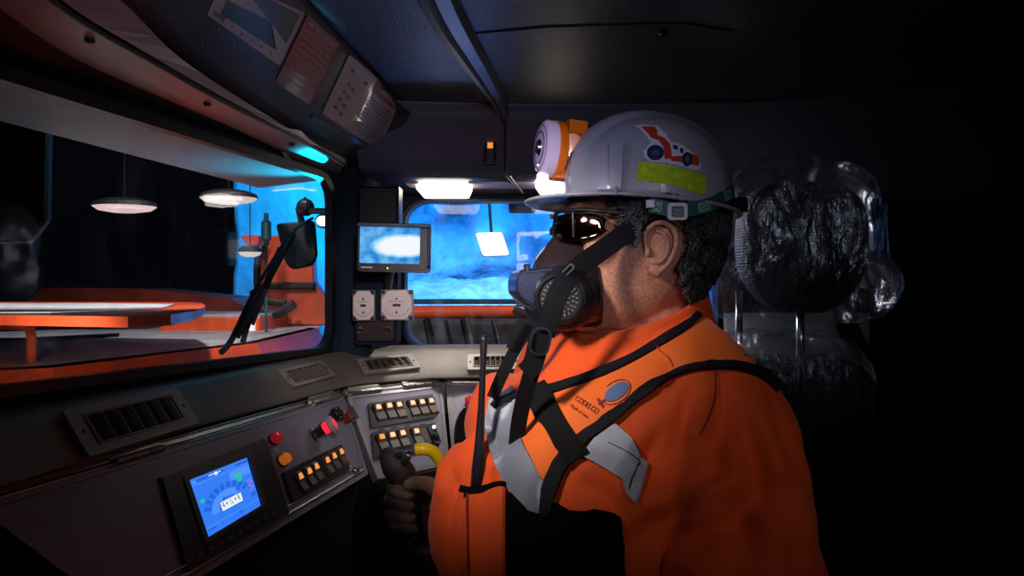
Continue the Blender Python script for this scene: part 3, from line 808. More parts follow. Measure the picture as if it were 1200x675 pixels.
for i, x in enumerate((-2, 3, 6, 16, 22, 28)):
    bm = B(); g = f.at((x-5)*k, 22.5*k)
    if i == 0: lathe(bm, g.pt(0, 0, .006), f.n, [(0, .0022), (.0015, .0018)], 8); obj('power_light', bm, mat('green_led', (.3, 1, .2), .4, emit=(.35, .95, .15), estr=1.2), t)
    elif i == 2: continue
    else: box(bm, g, 0, 0, 4*k, 2*k, .006, .0075, .0005); obj('menu_button', bm, M['switch'], t)
bm = B(); box(bm, f, -31*k, 22*k, 13*k, 1.6*k, .006, .0065); obj('maker_plate', bm, M['steel'], t)
bm = B(); tube(bm, [f.pt(-.01, .03, -.03), P(455, 335, 1.60), P(455, 340, 1.66)], .010, 10); obj('mount', bm, M['black'], t)
# backing plate for gauges
Y = 1.63; k = Y/FP; f = facing(441, 352, Y)
t = thing('gauge_bracket', 'dark bracket on the corner post carrying the two gauges, two bolts below', 'bracket', P(441, 402, Y))
bm = B(); prism(bm, f, rrect(0, 2*k, 50*k, 100*k, .008), -.05, 0); obj('plate', bm, M['pillar'], t)
bm = B(); prism(bm, f, rrect(0, 35*k, 44*k, 25*k, .006), 0, .012, .002); obj('lower_box', bm, mat('dark_maroon', (.022, .008, .008), .4), t)
for px, py in ((422, 386), (456, 386)):
    u, v = local(f, px, py); bm = B(); lathe(bm, f.pt(u, v, .012), f.n, [(0, .008), (.004, .008), (.006, .005)], 6 if px > 440 else 16); obj('bolt', bm, M['chrome'], t)
for px, py, wp, lab in ((426, 358, 26, 'narrow square dial gauge, left one under the monitor'), (465, 357.5, 38, 'wide square dial gauge, right one under the monitor beside the front window')):
    Yg = 1.60; k = Yg/FP; g = facing(px, py, Yg, yaw=.05)
    t = thing('dial_gauge', lab, 'gauge', P(px, py+18, Yg+.02), 'dial gauges under the monitor')
    w2, h2 = wp*k, 36*k
    bm = B(); prism(bm, g, rrect(0, 0, w2, h2, .003), -.018, 0, .002); obj('case', bm, M['gauge_b'], t)
    c = .3*min(w2, h2); q = [(-w2/2+c*.8, -h2/2+.002), (w2/2-c*.8, -h2/2+.002), (w2/2-.002, -h2/2+c), (w2/2-.002, h2/2-c), (w2/2-c*.8, h2/2-.002), (-w2/2+c*.8, h2/2-.002), (-w2/2+.002, h2/2-c), (-w2/2+.002, -h2/2+c)]
    bm = B(); prism(bm, g, q, 0, .004, .0015); obj('dial_face', bm, M['gauge'], t)
    bm = B()
    for sx in (-1, 1):
        for sy in (-1, 1): box(bm, g, sx*(w2/2-.006), sy*(h2/2-.006), .009, .009, .0003, .002)
    obj('corner_inset', bm, M['black'], t)
    for sx in (-1, 1):
        for sy in (-1, 1):
            bm = B(); lathe(bm, g.pt(sx*(w2/2-.005), sy*(h2/2-.005), .002), g.n, [(0, .0028), (.002, .002)], 8); obj('corner_screw', bm, M['chrome'], t)
    bm = B(); box(bm, g, 0, 0, w2*.24, .006, .004, .0055)
    for sy in (-1, 1): bpoly_q = [g.pt(-.003, sy*h2*.22+.003, .0045), g.pt(.003, sy*h2*.22+.003, .0045), g.pt(.0, sy*h2*.22-.004, .0045)]; add_hull(bm, bpoly_q, [p+g.n*.0008 for p in bpoly_q])
    for i in range(11):
        a = math.radians(20+14*i); x, y = math.cos(a)*w2*.40, math.sin(a)*h2*.36
        d = F(g.pt(x, y, 0), g.u*math.cos(a)+g.v*math.sin(a), g.v*math.cos(a)-g.u*math.sin(a)); d.n = g.n; box(bm, d, 0, 0, .004, .0011, .004, .005)
    box(bm, g, 0, -h2*.12, w2*.5, .0009, .004, .005)
    obj('dial_marks', bm, M['ink'], t)
# small switch on the cove
f = facing(574.5, 178, 1.645, pitch=-.15)
t = thing('rocker_switch', 'small black rocker switch glowing amber on the front header', 'switch', f.pt(0, .02)); k = 1.645/FP
bm = B(); box(bm, f, 0, 0, 14*k, 26*k, -.01, .004, .002); obj('bezel', bm, M['black'], t)
bm = B(); box(bm, f, 0, 3*k, 9*k, 19*k, .004, .008, .002); obj('rocker', bm, M['switch'], t)
bm = B(); box(bm, f, 0, -6.5*k, 6.5*k, 7*k, .004, .0095, .001); obj('switch_lamp', bm, M['amber'], t)
# dome lamps
for px, py, wp, Yl, lab in ((521, 220, 66, 1.77, 'lit white dome lamp under the header left of the operator'), (650, 216, 46, 1.74, 'lit white dome lamp on the header right behind the cap lamp')):
    k = Yl/FP; t = thing('dome_lamp', lab, 'lamp', P(px, py-7, Yl), 'dome lamps on the front header')
    w2 = wp*k
    def ring(zz, s, dx=0): return [V((P(px, py, Yl).x+x*s+dx, Yl+y*s, zz)) for x, y in rrect(0, 0, w2, .075, .018, 4)]
    z0 = P(px, py, Yl).z
    bm = B(); loft(bm, [ring(z0+.022, 1.04), ring(z0+.012, 1.04), ring(z0+.010, 1.0)]); obj('rim', bm, M['chrome'], t)
    bm = B(); loft(bm, [ring(z0+.012, 1.0), ring(z0-.006, .96), ring(z0-.024, .80, .004)]); obj('lens', bm, M['domelens'], t)

# ================================================================== STICKERS ON THE HEADLINER
def sticker(quad, m, label, extra, off=.001):
    t = thing('warning_sticker', label, 'sticker', cast(head_bvh, sum(p[0] for p in quad)/4, sum(p[1] for p in quad)/4)[0], 'stickers on the headliner')
    bm = B(); drape(bm, head_bvh, round_poly(quad, 3, 3), off, .0012, 12); obj('backing', bm, M[m], t)
    Q = [V((*p, 0)) for p in quad]
    def q2(a, b): p = Q[0].lerp(Q[1], a).lerp(Q[3].lerp(Q[2], a), b); return (p.x, p.y)
    for nm, mm_, polys, o in extra:
        bm = B()
        for pl in polys:
            if isinstance(pl, tuple) and pl[0] == 'T':
                _, a, b, txt, hgt, mw = pl
                vs, fs = text_polys(txt, 1.0)
                if not vs: continue
                w_ = max(x for x, y in vs); kk = mw/w_
                vv = [q2(a+x*kk, b-y*hgt) for x, y in vs]
                drape(bm, head_bvh, None, o, .0003, 12, (vv, [list(q) for q in fs]))
            else: drape(bm, head_bvh, [q2(a, b) for a, b in pl], o, .0004, 14)
        obj(nm, bm, M[mm_], t)
def R_(x0, y0, x1, y1): return [(x0, y0), (x1, y0), (x1, y1), (x0, y1)]
# first: load chart with black diagram
sticker([(262, -30), (357, 14), (327, 76), (242, 16)], 'sticker_w', 'pale lifting chart sticker with black diagram at the top edge', [
    ('chart_field', 'sticker_d', [R_(.14, .06, .95, .80)], .0026),
    ('chart_shape', 'sticker_w', [[(.14, .45), (.66, .40), (.30, .10), (.14, .06)], [(.70, .42), (.95, .62), (.95, .80), (.88, .80)]], .0033),
    ('chart_numbers', 'ink', [('T', .16, .93, '0    1    2    3    4    5', .09, .7), R_(.05, .82, .20, .84), R_(.05, .87, .20, .89)], .0026)])
sticker([(360, 16), (397, 50), (362, 122), (322, 95)], 'sticker_r', 'dark red warning sticker with lines of text beside the chart', [
    ('text_lines', 'sticker_txt', [('T', .10, .10, 'NO MODIFICAR', .07, .8)]+[('T', .10, .20+.085*i, s, .06, .8) for i, s in enumerate(('Esta maquina tiene', 'una estructura de', 'proteccion contra', 'vuelcos y caida de', 'objetos. No soldar', 'ni taladrar. Toda', 'reparacion debe ser', 'autorizada por', 'el fabricante'))], .0026)])
sticker([(409, 63), (470, 114), (443, 175), (377, 132)], 'sticker_w', 'white safety sticker with small pictures and a red heading, nearest the front', [
    ('red_heading', 'sticker_r', [R_(.55, .03, .97, .25)], .0026),
    ('heading_text', 'sticker_txt', [('T', .60, .17, '!  AVISO', .09, .25)], .0034),
    ('text_lines', 'ink', [('T', .54, .36+.062*i, s, .05, .42) for i, s in enumerate(('PELIGRO DE MUERTE', 'Mantengase alejado', 'de la maquina en', 'movimiento. Usar', 'cinturon siempre.', 'Pare el motor antes', 'de bajar. Lea el', 'manual antes de', 'operar el equipo', 'y siga las normas'))], .0026),
    ('picture_marks', 'ink', [[(x+.05*math.cos(j*PI/3)*.8, y+.03*math.sin(j*PI/3)) for j in range(6)] for x, y in ((.14, .17), (.40, .20), (.18, .38), (.26, .42), (.16, .52), (.25, .55), (.15, .66), (.25, .70), (.14, .80), (.25, .84))], .0026),
    ('rule_lines', 'ink', [R_(.04, .30, .50, .305), R_(.04, .46, .50, .465), R_(.04, .60, .50, .605), R_(.04, .74, .50, .745), R_(.50, .28, .504, .97)], .0026)])
# lit edge below the last sticker (card holder)
bm = B(); drape(bm, head_bvh, [(366, 133), (447, 178), (445, 183), (363, 138)], .001, .004, 12)
obj('holder_rail', bm, M['beam'], None, 'narrow plastic rail under the white safety sticker', 'rail')

# ================================================================== OUTSIDE: TUNNEL AND MACHINE
M['rock'] = mat('tunnel_rock', (.80, .82, .85), .7, bump=1, bscale=5, bdist=.08, color2=(.10, .11, .13), vscale=1.5)
M['rock2'] = mat('dark_rock', (.05, .05, .06), .85, bump=1, bscale=5, bdist=.05)
def rockwall(name, x0, x1, z0, z1, y, amp, m, n=60, curve=0):
    bm = B(); g = []
    for j in range(n+1):
        row = []
        for i in range(n+1):
            x = x0+(x1-x0)*i/n; z = z0+(z1-z0)*j/n
            d = noise.fractal(V((x*.9, z*.9, y)), 1, 2, 5)*amp
            row.append(bm.verts.new((x, y+d+curve*x*x, z)))
        g.append(row)
    for j in range(n):
        for i in range(n): bm.faces.new((g[j][i], g[j][i+1], g[j+1][i+1], g[j+1][i]))
    for f_ in bm.faces: f_.smooth = True
    o = S(name, bm, m); md = o.modifiers.new('s', 'SOLIDIFY'); md.thickness = .1
    return o
rockwall('wall_tunnel', -2.45, 4.5, -1.2, 4.2, 6.6, .42, M['rock'], 170)
# muck heap in front of the rock wall
bm = B(); n = 110; g = []
for j in range(n+1):
    row = []
    for i in range(n+1):
        x = -1.2+4.0*i/n; y = 4.7+1.2*j/n
        h = -.42+.55*math.sin(min(1, j/n*1.1)*PI/2)-.10*abs(x-.1)*.4+noise.fractal(V((x*2.2, y*2.2, 3)), 1, 2, 5)*.10
        row.append(bm.verts.new((x, y, Z(h-.05))))
    g.append(row)
for j in range(n):
    for i in range(n): bm.faces.new((g[j][i], g[j][i+1], g[j+1][i+1], g[j+1][i]))
M['muck'] = mat('pale_muck', (.42, .46, .50), .8, bump=.8, bscale=12, bdist=.03, var=.25)
for f_ in bm.faces: f_.smooth = True
o = obj('muck_heap', bm, M['muck'], kind='stuff', label='pale heap of broken rock outside the front window', cat='rubble'); md = o.modifiers.new('s', 'SOLIDIFY'); md.thickness = .05
bm = B(); box(bm, F((0, 4, -.9), (1, 0, 0), (0, -1, 0)), 0, 0, 14, 9, -.1, 0); S('floor_tunnel', bm, M['rock2'])

# orange boom outside the front window
t = thing('loader_boom', 'orange painted boom lying across the view of the front window', 'boom', P(560, 372, 3.3))
k = 3.3/FP; bm = B(); a = P(452, 366, 3.3); b = P(612, 365, 3.3)
tube(bm, [a, a.lerp(b, .5), b], 7.6*k, 18); obj('boom_tube', bm, M['orange_paint'], t)
bm = B(); tube(bm, [P(604, 364, 3.2), P(632, 374, 3.1), P(690, 378, 3.0)], 5*k, 14); obj('hydraulic_rod', bm, M['steel'], t)
bm = B(); lathe(bm, b, (1, 0, 0), [(-.03, 8.4*k), (.02, 8.4*k), (.02, 5*k)]); obj('end_collar', bm, M['steel'], t)
# teal rail behind it
bm = B(); f = facing(560, 353.5, 3.6); k = 3.6/FP; box(bm, f, 0, 0, 260*k, 6*k, -.05, 0, .005); obj('side_beam', bm, M['teal'], None, 'long dark teal beam just above the orange boom', 'beam')
# dark machine frame below the boom
t = thing('machine_chassis', 'dark machine chassis with pipes below the orange boom', 'chassis', P(560, 410, 3.0)); k = 3.0/FP
f = facing(570, 398, 3.1); bm = B(); box(bm, f, 0, .862, 250*k, 46*k+1.73, -.3, 0, .02); obj('frame_block', bm, mat('grimy_metal', (.035, .04, .05), .7, bump=.6, bscale=30, var=.5, vscale=14), t)
for i, (px, w_) in enumerate(((500, 12), (522, 6), (545, 16), (578, 8), (640, 18))):
    bm = B(); tube(bm, [P(px, 376, 3.0), P(px+4, 392, 2.95), P(px+10, 420, 2.9)], w_*k*.4, 10); obj('pipe', bm, M['boot'], t)
# dome lamp reflection of the front glass, built as a glowing square outside
k = 2.7/FP; f = facing(576, 285, 2.7)
t = thing('square_reflection', 'bright white tilted square reflection in the front window, built as a lamp outside', 'lamp', P(576, 300, 2.7))
q = [local(f, *p) for p in ((557, 273), (588, 272), (597, 299), (566, 300))]
bm = B(); prism(bm, f, round_poly(grow(q, 1.04), .01, 3), -.05, -.002); obj('housing', bm, M['steel'], t)
bm = B(); prism(bm, f, round_poly(q, .01, 3), -.002, .008, .004); obj('lens', bm, M['glow_white'], t)
bm = B(); tube(bm, [P(576, 275, 2.74), P(572, 215, 2.74), P(572, 215, 2.74)+V((0, 0, 1.6))], .006, 8); obj('bracket', bm, M['teal'], t)
# pale vent box at the top of the front window
f = facing(612, 240, 2.1); k = 2.1/FP; bm = B(); prism(bm, f, rrect(0, 0, 32*k, 17*k, .008), -.03, 0, .003)
q = f.pt(0, -.01, -.02); tube(bm, [q, q+V((0, 0, .05)), V((q.x, 1.975, q.z+.06))], .012, 8)
for i in range(7): box(bm, f, (-12+4*i)*k, 0, 1.4*k, 9*k, 0, .003)
obj('vent_box', bm, mat('pale_vent', (.42, .50, .55), .6), None, 'pale ribbed box hanging outside the top of the front window', 'box')

# --- left side: orange deck of the machine
t = thing('engine_hood', 'orange and grey engine hood stretching beyond the side window', 'hood', pz(100, 430, -.25))
def polyz(pts, z): return [pz(x, y, z) for x, y in pts]
topq = polyz([(-160, 446), (60, 434), (300, 404), (372, 386), (380, 374), (270, 374), (130, 384), (-160, 395)], -.20)
bm = B(); add_hull(bm, [p+V((0, 0, -.02)) for p in topq], topq); obj('deck', bm, M['hood_grey'], t)
eq = [topq[0], topq[1], topq[2], topq[3]]
bm = B(); A = [p+V((0, 0, .006)) for p in eq]; Bb = [p+V((.10, -.10, -.10)) for p in eq]; Cc = [p+V((.16, -.16, -.42)) for p in eq]
vs = [[bm.verts.new(p) for p in r] for r in ([p+V((-.05, .05, .006)) for p in eq], A, Bb, Cc)]
for r0, r1 in zip(vs, vs[1:]):
    for i in range(3): bm.faces.new((r0[i], r0[i+1], r1[i+1], r1[i]))
bmesh.ops.solidify(bm, geom=bm.faces[:], thickness=.012)
obj('side_panel', bm, M['orange_paint'], t)
bm = B(); f = F(pz(104, 436, -.245), eq[2]-eq[1], (0.1, -.1, -1)); f.n = f.n if f.n.dot(CAM-f.o) > 0 else -f.n
box(bm, f, 0, 0, .085, .035, -.01, .012, .004); obj('grab_plate', bm, mat('scuffed_plate', (.20, .16, .15), .6, bump=.6, bscale=60, var=.5, vscale=40), t)
bm = B(); tube(bm, smooth_path([pz(-10, 382, -.10), pz(26, 382, -.10), pz(36, 388, -.115), pz(37, 420, -.19), pz(37, 425, -.21)], 4), .012, 10); obj('hand_rail', bm, M['orange_paint'], t)
bm = B(); add_hull(bm, polyz([(-100, 406), (140, 392), (140, 390), (-100, 402)], -.198), polyz([(-100, 406), (140, 392), (140, 390), (-100, 402)], -.190)); obj('deck_seam', bm, M['gasket'], t)
# flat orange guard
t = thing('guard_plate', 'long flat orange guard with rounded end above the hood', 'guard', P(120, 372, 1.9))
tq = polyz([(-140, 372), (0, 369), (150, 371), (200, 368.5), (226, 365), (238, 361), (241, 358), (237, 355.5), (226, 354), (120, 353.5), (-140, 353.5)], -.052)
bm = B(); tqr = tq; add_hull(bm, [p+V((0, 0, -.020)) for p in tqr], tqr); gp = obj('plate', bm, M['orange_paint'], t)
bm = B(); q_ = polyz([(-120, 368), (60, 367), (190, 362), (205, 357), (120, 356), (-120, 356)], -.0505); add_hull(bm, q_, [p+V((0, 0, .003)) for p in q_]); obj('top_sheet', bm, M['hood_grey'], t)
bm = B(); qq = [P(120, 372, 2.15), P(190, 370, 2.15), P(176, 384, 2.2), P(120, 384, 2.2)]; add_hull(bm, qq, [p+V((0, .15, 0)) for p in qq]); obj('support', bm, M['orange_paint'], t)
# orange box with a lamp at the far end
t = thing('battery_box', 'low orange box with a small square lamp at the far end of the hood', 'box', P(270, 392, 3.1))
bq = polyz([(170, 391), (305, 391), (318, 372), (226, 369)], -.165)
bm = B(); f = F(P(205, 372, 3.2), (1, 0, 0), (0, 0, -1)); k = 3.2/FP
box(bm, f, 40*k, 9*k, 118*k, 18*k, -.5, 0, .01); obj('body', bm, M['orange_paint'], t)
bm = B(); box(bm, F(P(205, 372, 3.2)+V((0, 0, .006)), (1, 0, 0), (0, 1, 0)), 40*k, .25, 116*k, .48, -.008, .008, .004); obj('lid', bm, M['hood_grey'], t)
bm = B(); box(bm, f, 87*k, 9*k, 15*k, 13*k, 0, .02, .004); obj('lamp_lens', bm, M['glow_warm'], t)
# low dark orange slabs behind
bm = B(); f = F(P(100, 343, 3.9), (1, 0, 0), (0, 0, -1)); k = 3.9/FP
prism(bm, f, [(-75*k, 18*k), (-50*k, -6*k), (60*k, -5*k), (170*k, 6*k), (200*k, 26*k), (-75*k, 30*k)], -.4, 0); obj('rear_cover', bm, M['cover_orange'], None, 'dark orange rear cover, farthest part of the machine behind the guard', 'cover')
# orange upright frame with cut outs near the window corner
t = thing('articulation_frame', 'upright orange steel frame beyond the far corner of the side window', 'frame', P(335, 395, 3.6))
f = F(P(335, 335, 3.6), (1, .1, 0), (0, 0, -1)); 
def lp(*pts): return [local(f, *p) for p in pts]
bm = B(); prism(bm, f, round_poly(lp((300, 286), (303, 276), (330, 276), (345, 262), (366, 270), (368, 330), (392, 362), (394, 381), (292, 381), (296, 366), (302, 345)), .02, 3), -.10, 0, .008); obj('plate', bm, M['orange_paint'], t)
bm = B(); prism(bm, f, round_poly(lp((283, 276), (306, 276), (306, 288), (292, 288)), .01, 3), -.06, .03, .006); obj('lug', bm, M['orange_paint'], t)
bm = B(); tube(bm, smooth_path([P(312, 283, 3.5), P(303, 300, 3.45), P(302, 335, 3.42), P(312, 352, 3.42), P(335, 355, 3.42)], 5), .018, 8); obj('hose', bm, M['boot'], t)
bm = B(); tube(bm, smooth_path([P(298, 342, 3.45), P(305, 360, 3.4), P(322, 368, 3.4), P(345, 356, 3.4)], 5), .025, 8); obj('hose', bm, M['boot'], t)
bm = B(); box(bm, f, *local(f, 338, 335), 60*k, 8*k, 0, .05, .01); obj('clamp', bm, M['boot'], t)
# mirror outside the window corner
t = thing('wing_mirror', 'black tapered wing mirror outside the far corner of the side window', 'mirror', P(346, 315, 2.0))
f = F(P(346, 287, 2.0), (1, .25, 0), (0, 0, -1))
bm = B(); prism(bm, f, round_poly(lp((323, 262), (369, 258), (372, 300), (366, 311), (342, 316), (334, 308)) if False else [local(f, *p) for p in ((323, 262), (369, 258), (372, 300), (366, 311), (342, 316), (334, 308))], .012, 3), -.05, 0, .006); obj('shell', bm, M['blackm'], t)
bm = B(); tube(bm, [P(354, 262, 1.98), P(350, 245, 1.97), P(358, 234, 1.97), P(362, 245, 1.97)], .010, 10); obj('bracket', bm, M['black'], t)
bm = B(); ball(bm, P(358, 243, 1.97), .026, 8); obj('knuckle', bm, M['black'], t)
bm = B(); tube(bm, [P(358, 247, 1.97), P(400, 248, 1.90)], .009, 10); obj('arm', bm, M['black'], t)
# cylinder lamp and cyan panel
t = thing('blue_lamp', 'small glowing blue white lamp beside the wing mirror', 'lamp', P(378, 264, 1.80))
bm = B(); ball(bm, P(378, 259, 1.84), (.017, .010, .014), 8); obj('lens', bm, M['glow_cyan'], t)
bm = B(); lathe(bm, P(378, 259, 1.85), (0, 1, 0), [(0, .020), (.03, .018), (.035, .010)]); obj('housing', bm, M['black'], t)
bm = B(); tube(bm, [P(378, 260, 1.89), P(402, 262, 1.92)], .006, 8); obj('stalk', bm, M['black'], t)
bm = B(); lathe(bm, P(312, 281, 3.1), (0, 0, 1), [(-.42, .006), (-.01, .006), (0, .022), (.08, .022), (.09, .010), (.12, .010)]); obj('post_light', bm, M['teal'], None, 'short dark post with blue lit sides left of the wing mirror', 'post')
# pale tunnel wall panels catching the blue light at the corner
rw = rockwall('wall_tunnel_side', -2.05, -1.20, .6, 2.6, 5.0, .15, mat('rock_near_corner', (.45, .47, .5), .8, bump=.8, bscale=8, bdist=.03), 24)
# wipers on the outside of the glass
for pts, lab in (([(286, 414), (300, 395), (330, 330), (365, 273), (389, 255)], 'long thin black wiper leaning right across the side window'), ([(320, 402), (326, 380), (345, 330), (360, 290)], 'thicker black wiper behind the long one at the side window')):
    t = thing('wiper', lab, 'wiper', LW.pt(*lw_uv(*pts[0]), -.05), 'wipers on the side window')
    q = [LW.pt(*lw_uv(*p), -.052-(.02 if 'thicker' in lab else 0)) for p in pts]
    if 'thicker' in lab: pass
    bm = B(); tube(bm, smooth_path(q, 4), [.006 if i < 8 else .0035 for i in range(len(smooth_path(q, 4)))], 8); obj('arm', bm, M['black'], t)
    bm = B(); a, b = q[1], q[3]; band(bm, [a+V((0, 0, 0))+LW.n*.009, b+LW.n*.009], .012, .004, LW.u); obj('blade', bm, M['gasket'], t)
# cab lamp reflections of the side glass, built as glowing ovals outside
for px, py, w_, Yl, lab in ((146, 244, 37, 2.6, 'leftmost dim oval reflection in the side window, built as a lamp outside'), (268, 234, 34, 2.7, 'bright oval reflection at the middle top of the side window, built as a lamp'), (293, 297, 14, 3.2, 'small oval reflection low beside the orange upright frame, built as a lamp')):
    k = Yl/FP; t = thing('oval_reflection', lab, 'lamp', P(px, py-9, Yl), 'oval reflections built beyond the side window'); c = P(px, py, Yl)
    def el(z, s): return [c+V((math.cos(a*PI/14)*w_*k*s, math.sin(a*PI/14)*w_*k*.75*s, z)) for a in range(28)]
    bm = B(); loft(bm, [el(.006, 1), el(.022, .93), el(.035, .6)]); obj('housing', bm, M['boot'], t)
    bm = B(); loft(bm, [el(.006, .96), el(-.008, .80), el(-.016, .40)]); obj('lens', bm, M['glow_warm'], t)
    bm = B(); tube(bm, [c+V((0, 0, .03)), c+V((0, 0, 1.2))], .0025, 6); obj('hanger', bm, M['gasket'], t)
# dark box close outside the glass, top left
t = thing('dark_screen_box', 'black box edge hanging outside the side window at the far left', 'box', P(20, 285, 1.5))
f = F(P(10, 195, 1.45), (1, .1, 0), (0, 0, -1)); bm = B(); prism(bm, f, round_poly([local(f, *p) for p in ((-80, 95), (56, 118), (54, 258), (32, 284), (-80, 284))], .01, 3), -.02, 0, .006); obj('body', bm, M['blackm'], t)

# ================================================================== THE OPERATOR
M['skin'] = mat('skin', (.52, .25, .17), .5, bump=.4, bscale=500, var=.22, vscale=260, bdist=.0010)
M['skin'].node_tree.nodes['Principled BSDF'].inputs['Subsurface Weight'].default_value = .08
M['skin'].node_tree.nodes['Principled BSDF'].inputs['Subsurface Radius'].default_value = (.01, .004, .002)
M['jacket'] = mat('orange_work_fabric', (.84, .088, .004), .72, bump=.35, bscale=700, var=.08, vscale=12, sheen=.15)
M['vest'] = mat('bright_orange_vest', (.98, .17, .015), .62, bump=.3, bscale=800, var=.06, vscale=10, sheen=.15)
M['webbing'] = mat('black_webbing', (.004, .0045, .008), .8, spec=.25, bump=.6, bscale=900)
M['navy_trim'] = mat('navy_piping', (.006, .006, .014), .7, spec=.25, bump=.4, bscale=800)
M['silver'] = mat('reflective_silver', (.30, .34, .46), .40, metal=.35, bump=.3, bscale=900, var=.1, vscale=20)
M['bib'] = mat('black_mesh_fabric', (.003, .003, .005), .95, bump=.5, bscale=600, spec=.1)
M['trouser'] = mat('navy_trousers', (.012, .013, .022), .8, bump=.4, bscale=600)
M['hairm'] = mat('dark_grey_hair', (.006, .0055, .008), .45, color2=(.075, .075, .09), vscale=45, spec=.6)
M['helmet'] = mat('helmet_shell', (.36, .37, .44), .34, bump=.08, bscale=400, coat=.25)
M['hivis'] = mat('yellow_green_tape', (.55, .80, .01), .35, bump=.8, bscale=1200, emit=(.5, .8, 0), estr=0, var=.18, vscale=160)
M['green'] = mat('green_elastic', (.005, .12, .10), .6, bump=.4, bscale=700)
M['paleg'] = mat('pale_green_print', (.25, .42, .38), .6)
M['lamporange'] = mat('cap_lamp_orange', (.98, .22, .01), .3, coat=.4)
M['lamplens'] = mat('cap_lamp_lens', (.75, .62, .85), .12, coat=1, emit=(.55, .42, .75), estr=.12)
M['respbrown'] = mat('respirator_facepiece', (.024, .016, .019), .22, coat=.5, bump=.1)
M['respnavy'] = mat('respirator_housing', (.012, .018, .055), .28, coat=.35, bump=.1)
M['respblack'] = mat('respirator_rubber', (.010, .012, .018), .33)
M['lensgold'] = mat('bronze_mirror_lens', (.42, .25, .15), .06, metal=1, coat=.5)
M['glove'] = mat('tan_work_glove', (.50, .33, .19), .8, bump=.7, bscale=500, var=.25, vscale=40)
M['gloved'] = mat('dark_glove_palm', (.11, .065, .04), .75, bump=.6, bscale=400, var=.3, vscale=40)
M['joy'] = mat('joystick_grip', (.036, .031, .030), .5, bump=.5, bscale=400)
M['logoblue'] = mat('logo_blue', (.10, .16, .38), .5)
M['logored'] = mat('logo_dark_red', (.20, .03, .03), .5)

h_ = V((-math.cos(.13), -math.sin(.13), 0)); l_ = V((math.sin(.13), -math.cos(.13), 0)); zz = V((0, 0, 1))
HC = P(750, 285, .93)
def H(x, y, z): return HC+h_*x+l_*y+zz*z
Ff = V((-.83, -.56, 0)).normalized(); Ll = V((.56, -.83, 0)).normalized()
O = V((.16, .95, CZ))
def T(f, l, z): return O+Ff*f+Ll*l+zz*z
def sring(fn, xf, xb, hw, z, n=28, e=1.0, nar=.12):
    out = []
    for k in range(n):
        a = 2*PI*k/n; c, s = math.cos(a), math.sin(a)
        cx = math.copysign(abs(c)**e, c); sy = math.copysign(abs(s)**e, s)
        x = (xf+xb)/2+(xf-xb)/2*cx; out.append(fn(x, hw*sy*(1-nar*c), z))
    return out
def chain(bm, pts, seg=16):
    "capsule chain: list of (x,y,z,r) with rounded ends"
    ps = [V(p[:3]) for p in pts]; rs = [p[3] for p in pts]
    d0 = (ps[0]-ps[1]).normalized(); d1 = (ps[-1]-ps[-2]).normalized()
    P_ = [ps[0]+d0*rs[0]*.95, ps[0]+d0*rs[0]*.7]+ps+[ps[-1]+d1*rs[-1]*.7, ps[-1]+d1*rs[-1]*.95]
    R_2 = [rs[0]*.25, rs[0]*.7]+rs+[rs[-1]*.7, rs[-1]*.25]
    tube(bm, P_, R_2, seg)
def sm(pts, k=4):
    vs = [V(p[:3]) for p in pts]; out = []
    sp = smooth_path(vs, k)
    for i, p in enumerate(sp):
        t = i/k; j = min(int(t), len(pts)-2); out.append((*p, pts[j][3]*(1-(t-j))+pts[j+1][3]*(t-j)))
    return out
def remesh(bm, vox, smooth_it=3, fac=.5):
    bmesh.ops.recalc_face_normals(bm, faces=bm.faces[:])
    me = bpy.data.meshes.new('tmp'); bm.to_mesh(me); bm.free()
    o = bpy.data.objects.new('tmp', me); col.objects.link(o)
    md = o.modifiers.new('r', 'REMESH'); md.mode = 'VOXEL'; md.voxel_size = vox; md.adaptivity = 0
    dg = bpy.context.evaluated_depsgraph_get(); dg.update(); ev = o.evaluated_get(dg); m2 = ev.to_mesh()
    b2 = bmesh.new(); b2.from_mesh(m2); ev.to_mesh_clear(); bpy.data.objects.remove(o); bpy.data.meshes.remove(me)
    for _ in range(smooth_it): bmesh.ops.smooth_vert(b2, verts=b2.verts[:], factor=fac, use_axis_x=True, use_axis_y=True, use_axis_z=True)
    b2.normal_update()
    return b2

HEAD = [(-.122, .080, .020, .024), (-.113, .090, -.005, .038), (-.095, .096, -.035, .051), (-.07, .098, -.062, .060), (-.045, .099, -.082, .065), (-.02, .098, -.094, .069),
        (.01, .095, -.100, .072), (.035, .096, -.103, .074), (.055, .098, -.103, .075), (.08, .088, -.098, .072), (.10, .068, -.082, .060), (.115, .035, -.05, .038), (.121, .01, -.02, .012)]
bm = B()
loft(bm, [sring(H, xf, xb, hw, z, 32, .92) for z, xf, xb, hw in HEAD])
# nose, brow, lips, chin, cheeks
loft(bm, [sring(H, xf, .07, hw, z, 12, 1, .3) for z, xf, hw in ((-.032, .102, .010), (-.024, .118, .017), (-.014, .121, .016), (0, .114, .011), (.018, .106, .008), (.03, .101, .008))])
ball(bm, H(.088, 0, .045), (.018, .055, .010), 8)
ball(bm, H(.095, 0, -.048), (.012, .024, .008), 8); ball(bm, H(.094, 0, -.060), (.012, .021, .008), 8)
ball(bm, H(.086, 0, -.100), (.016, .024, .018), 8)
for s in (1, -1): ball(bm, H(.062, s*.040, -.008), (.026, .024, .028), 8)
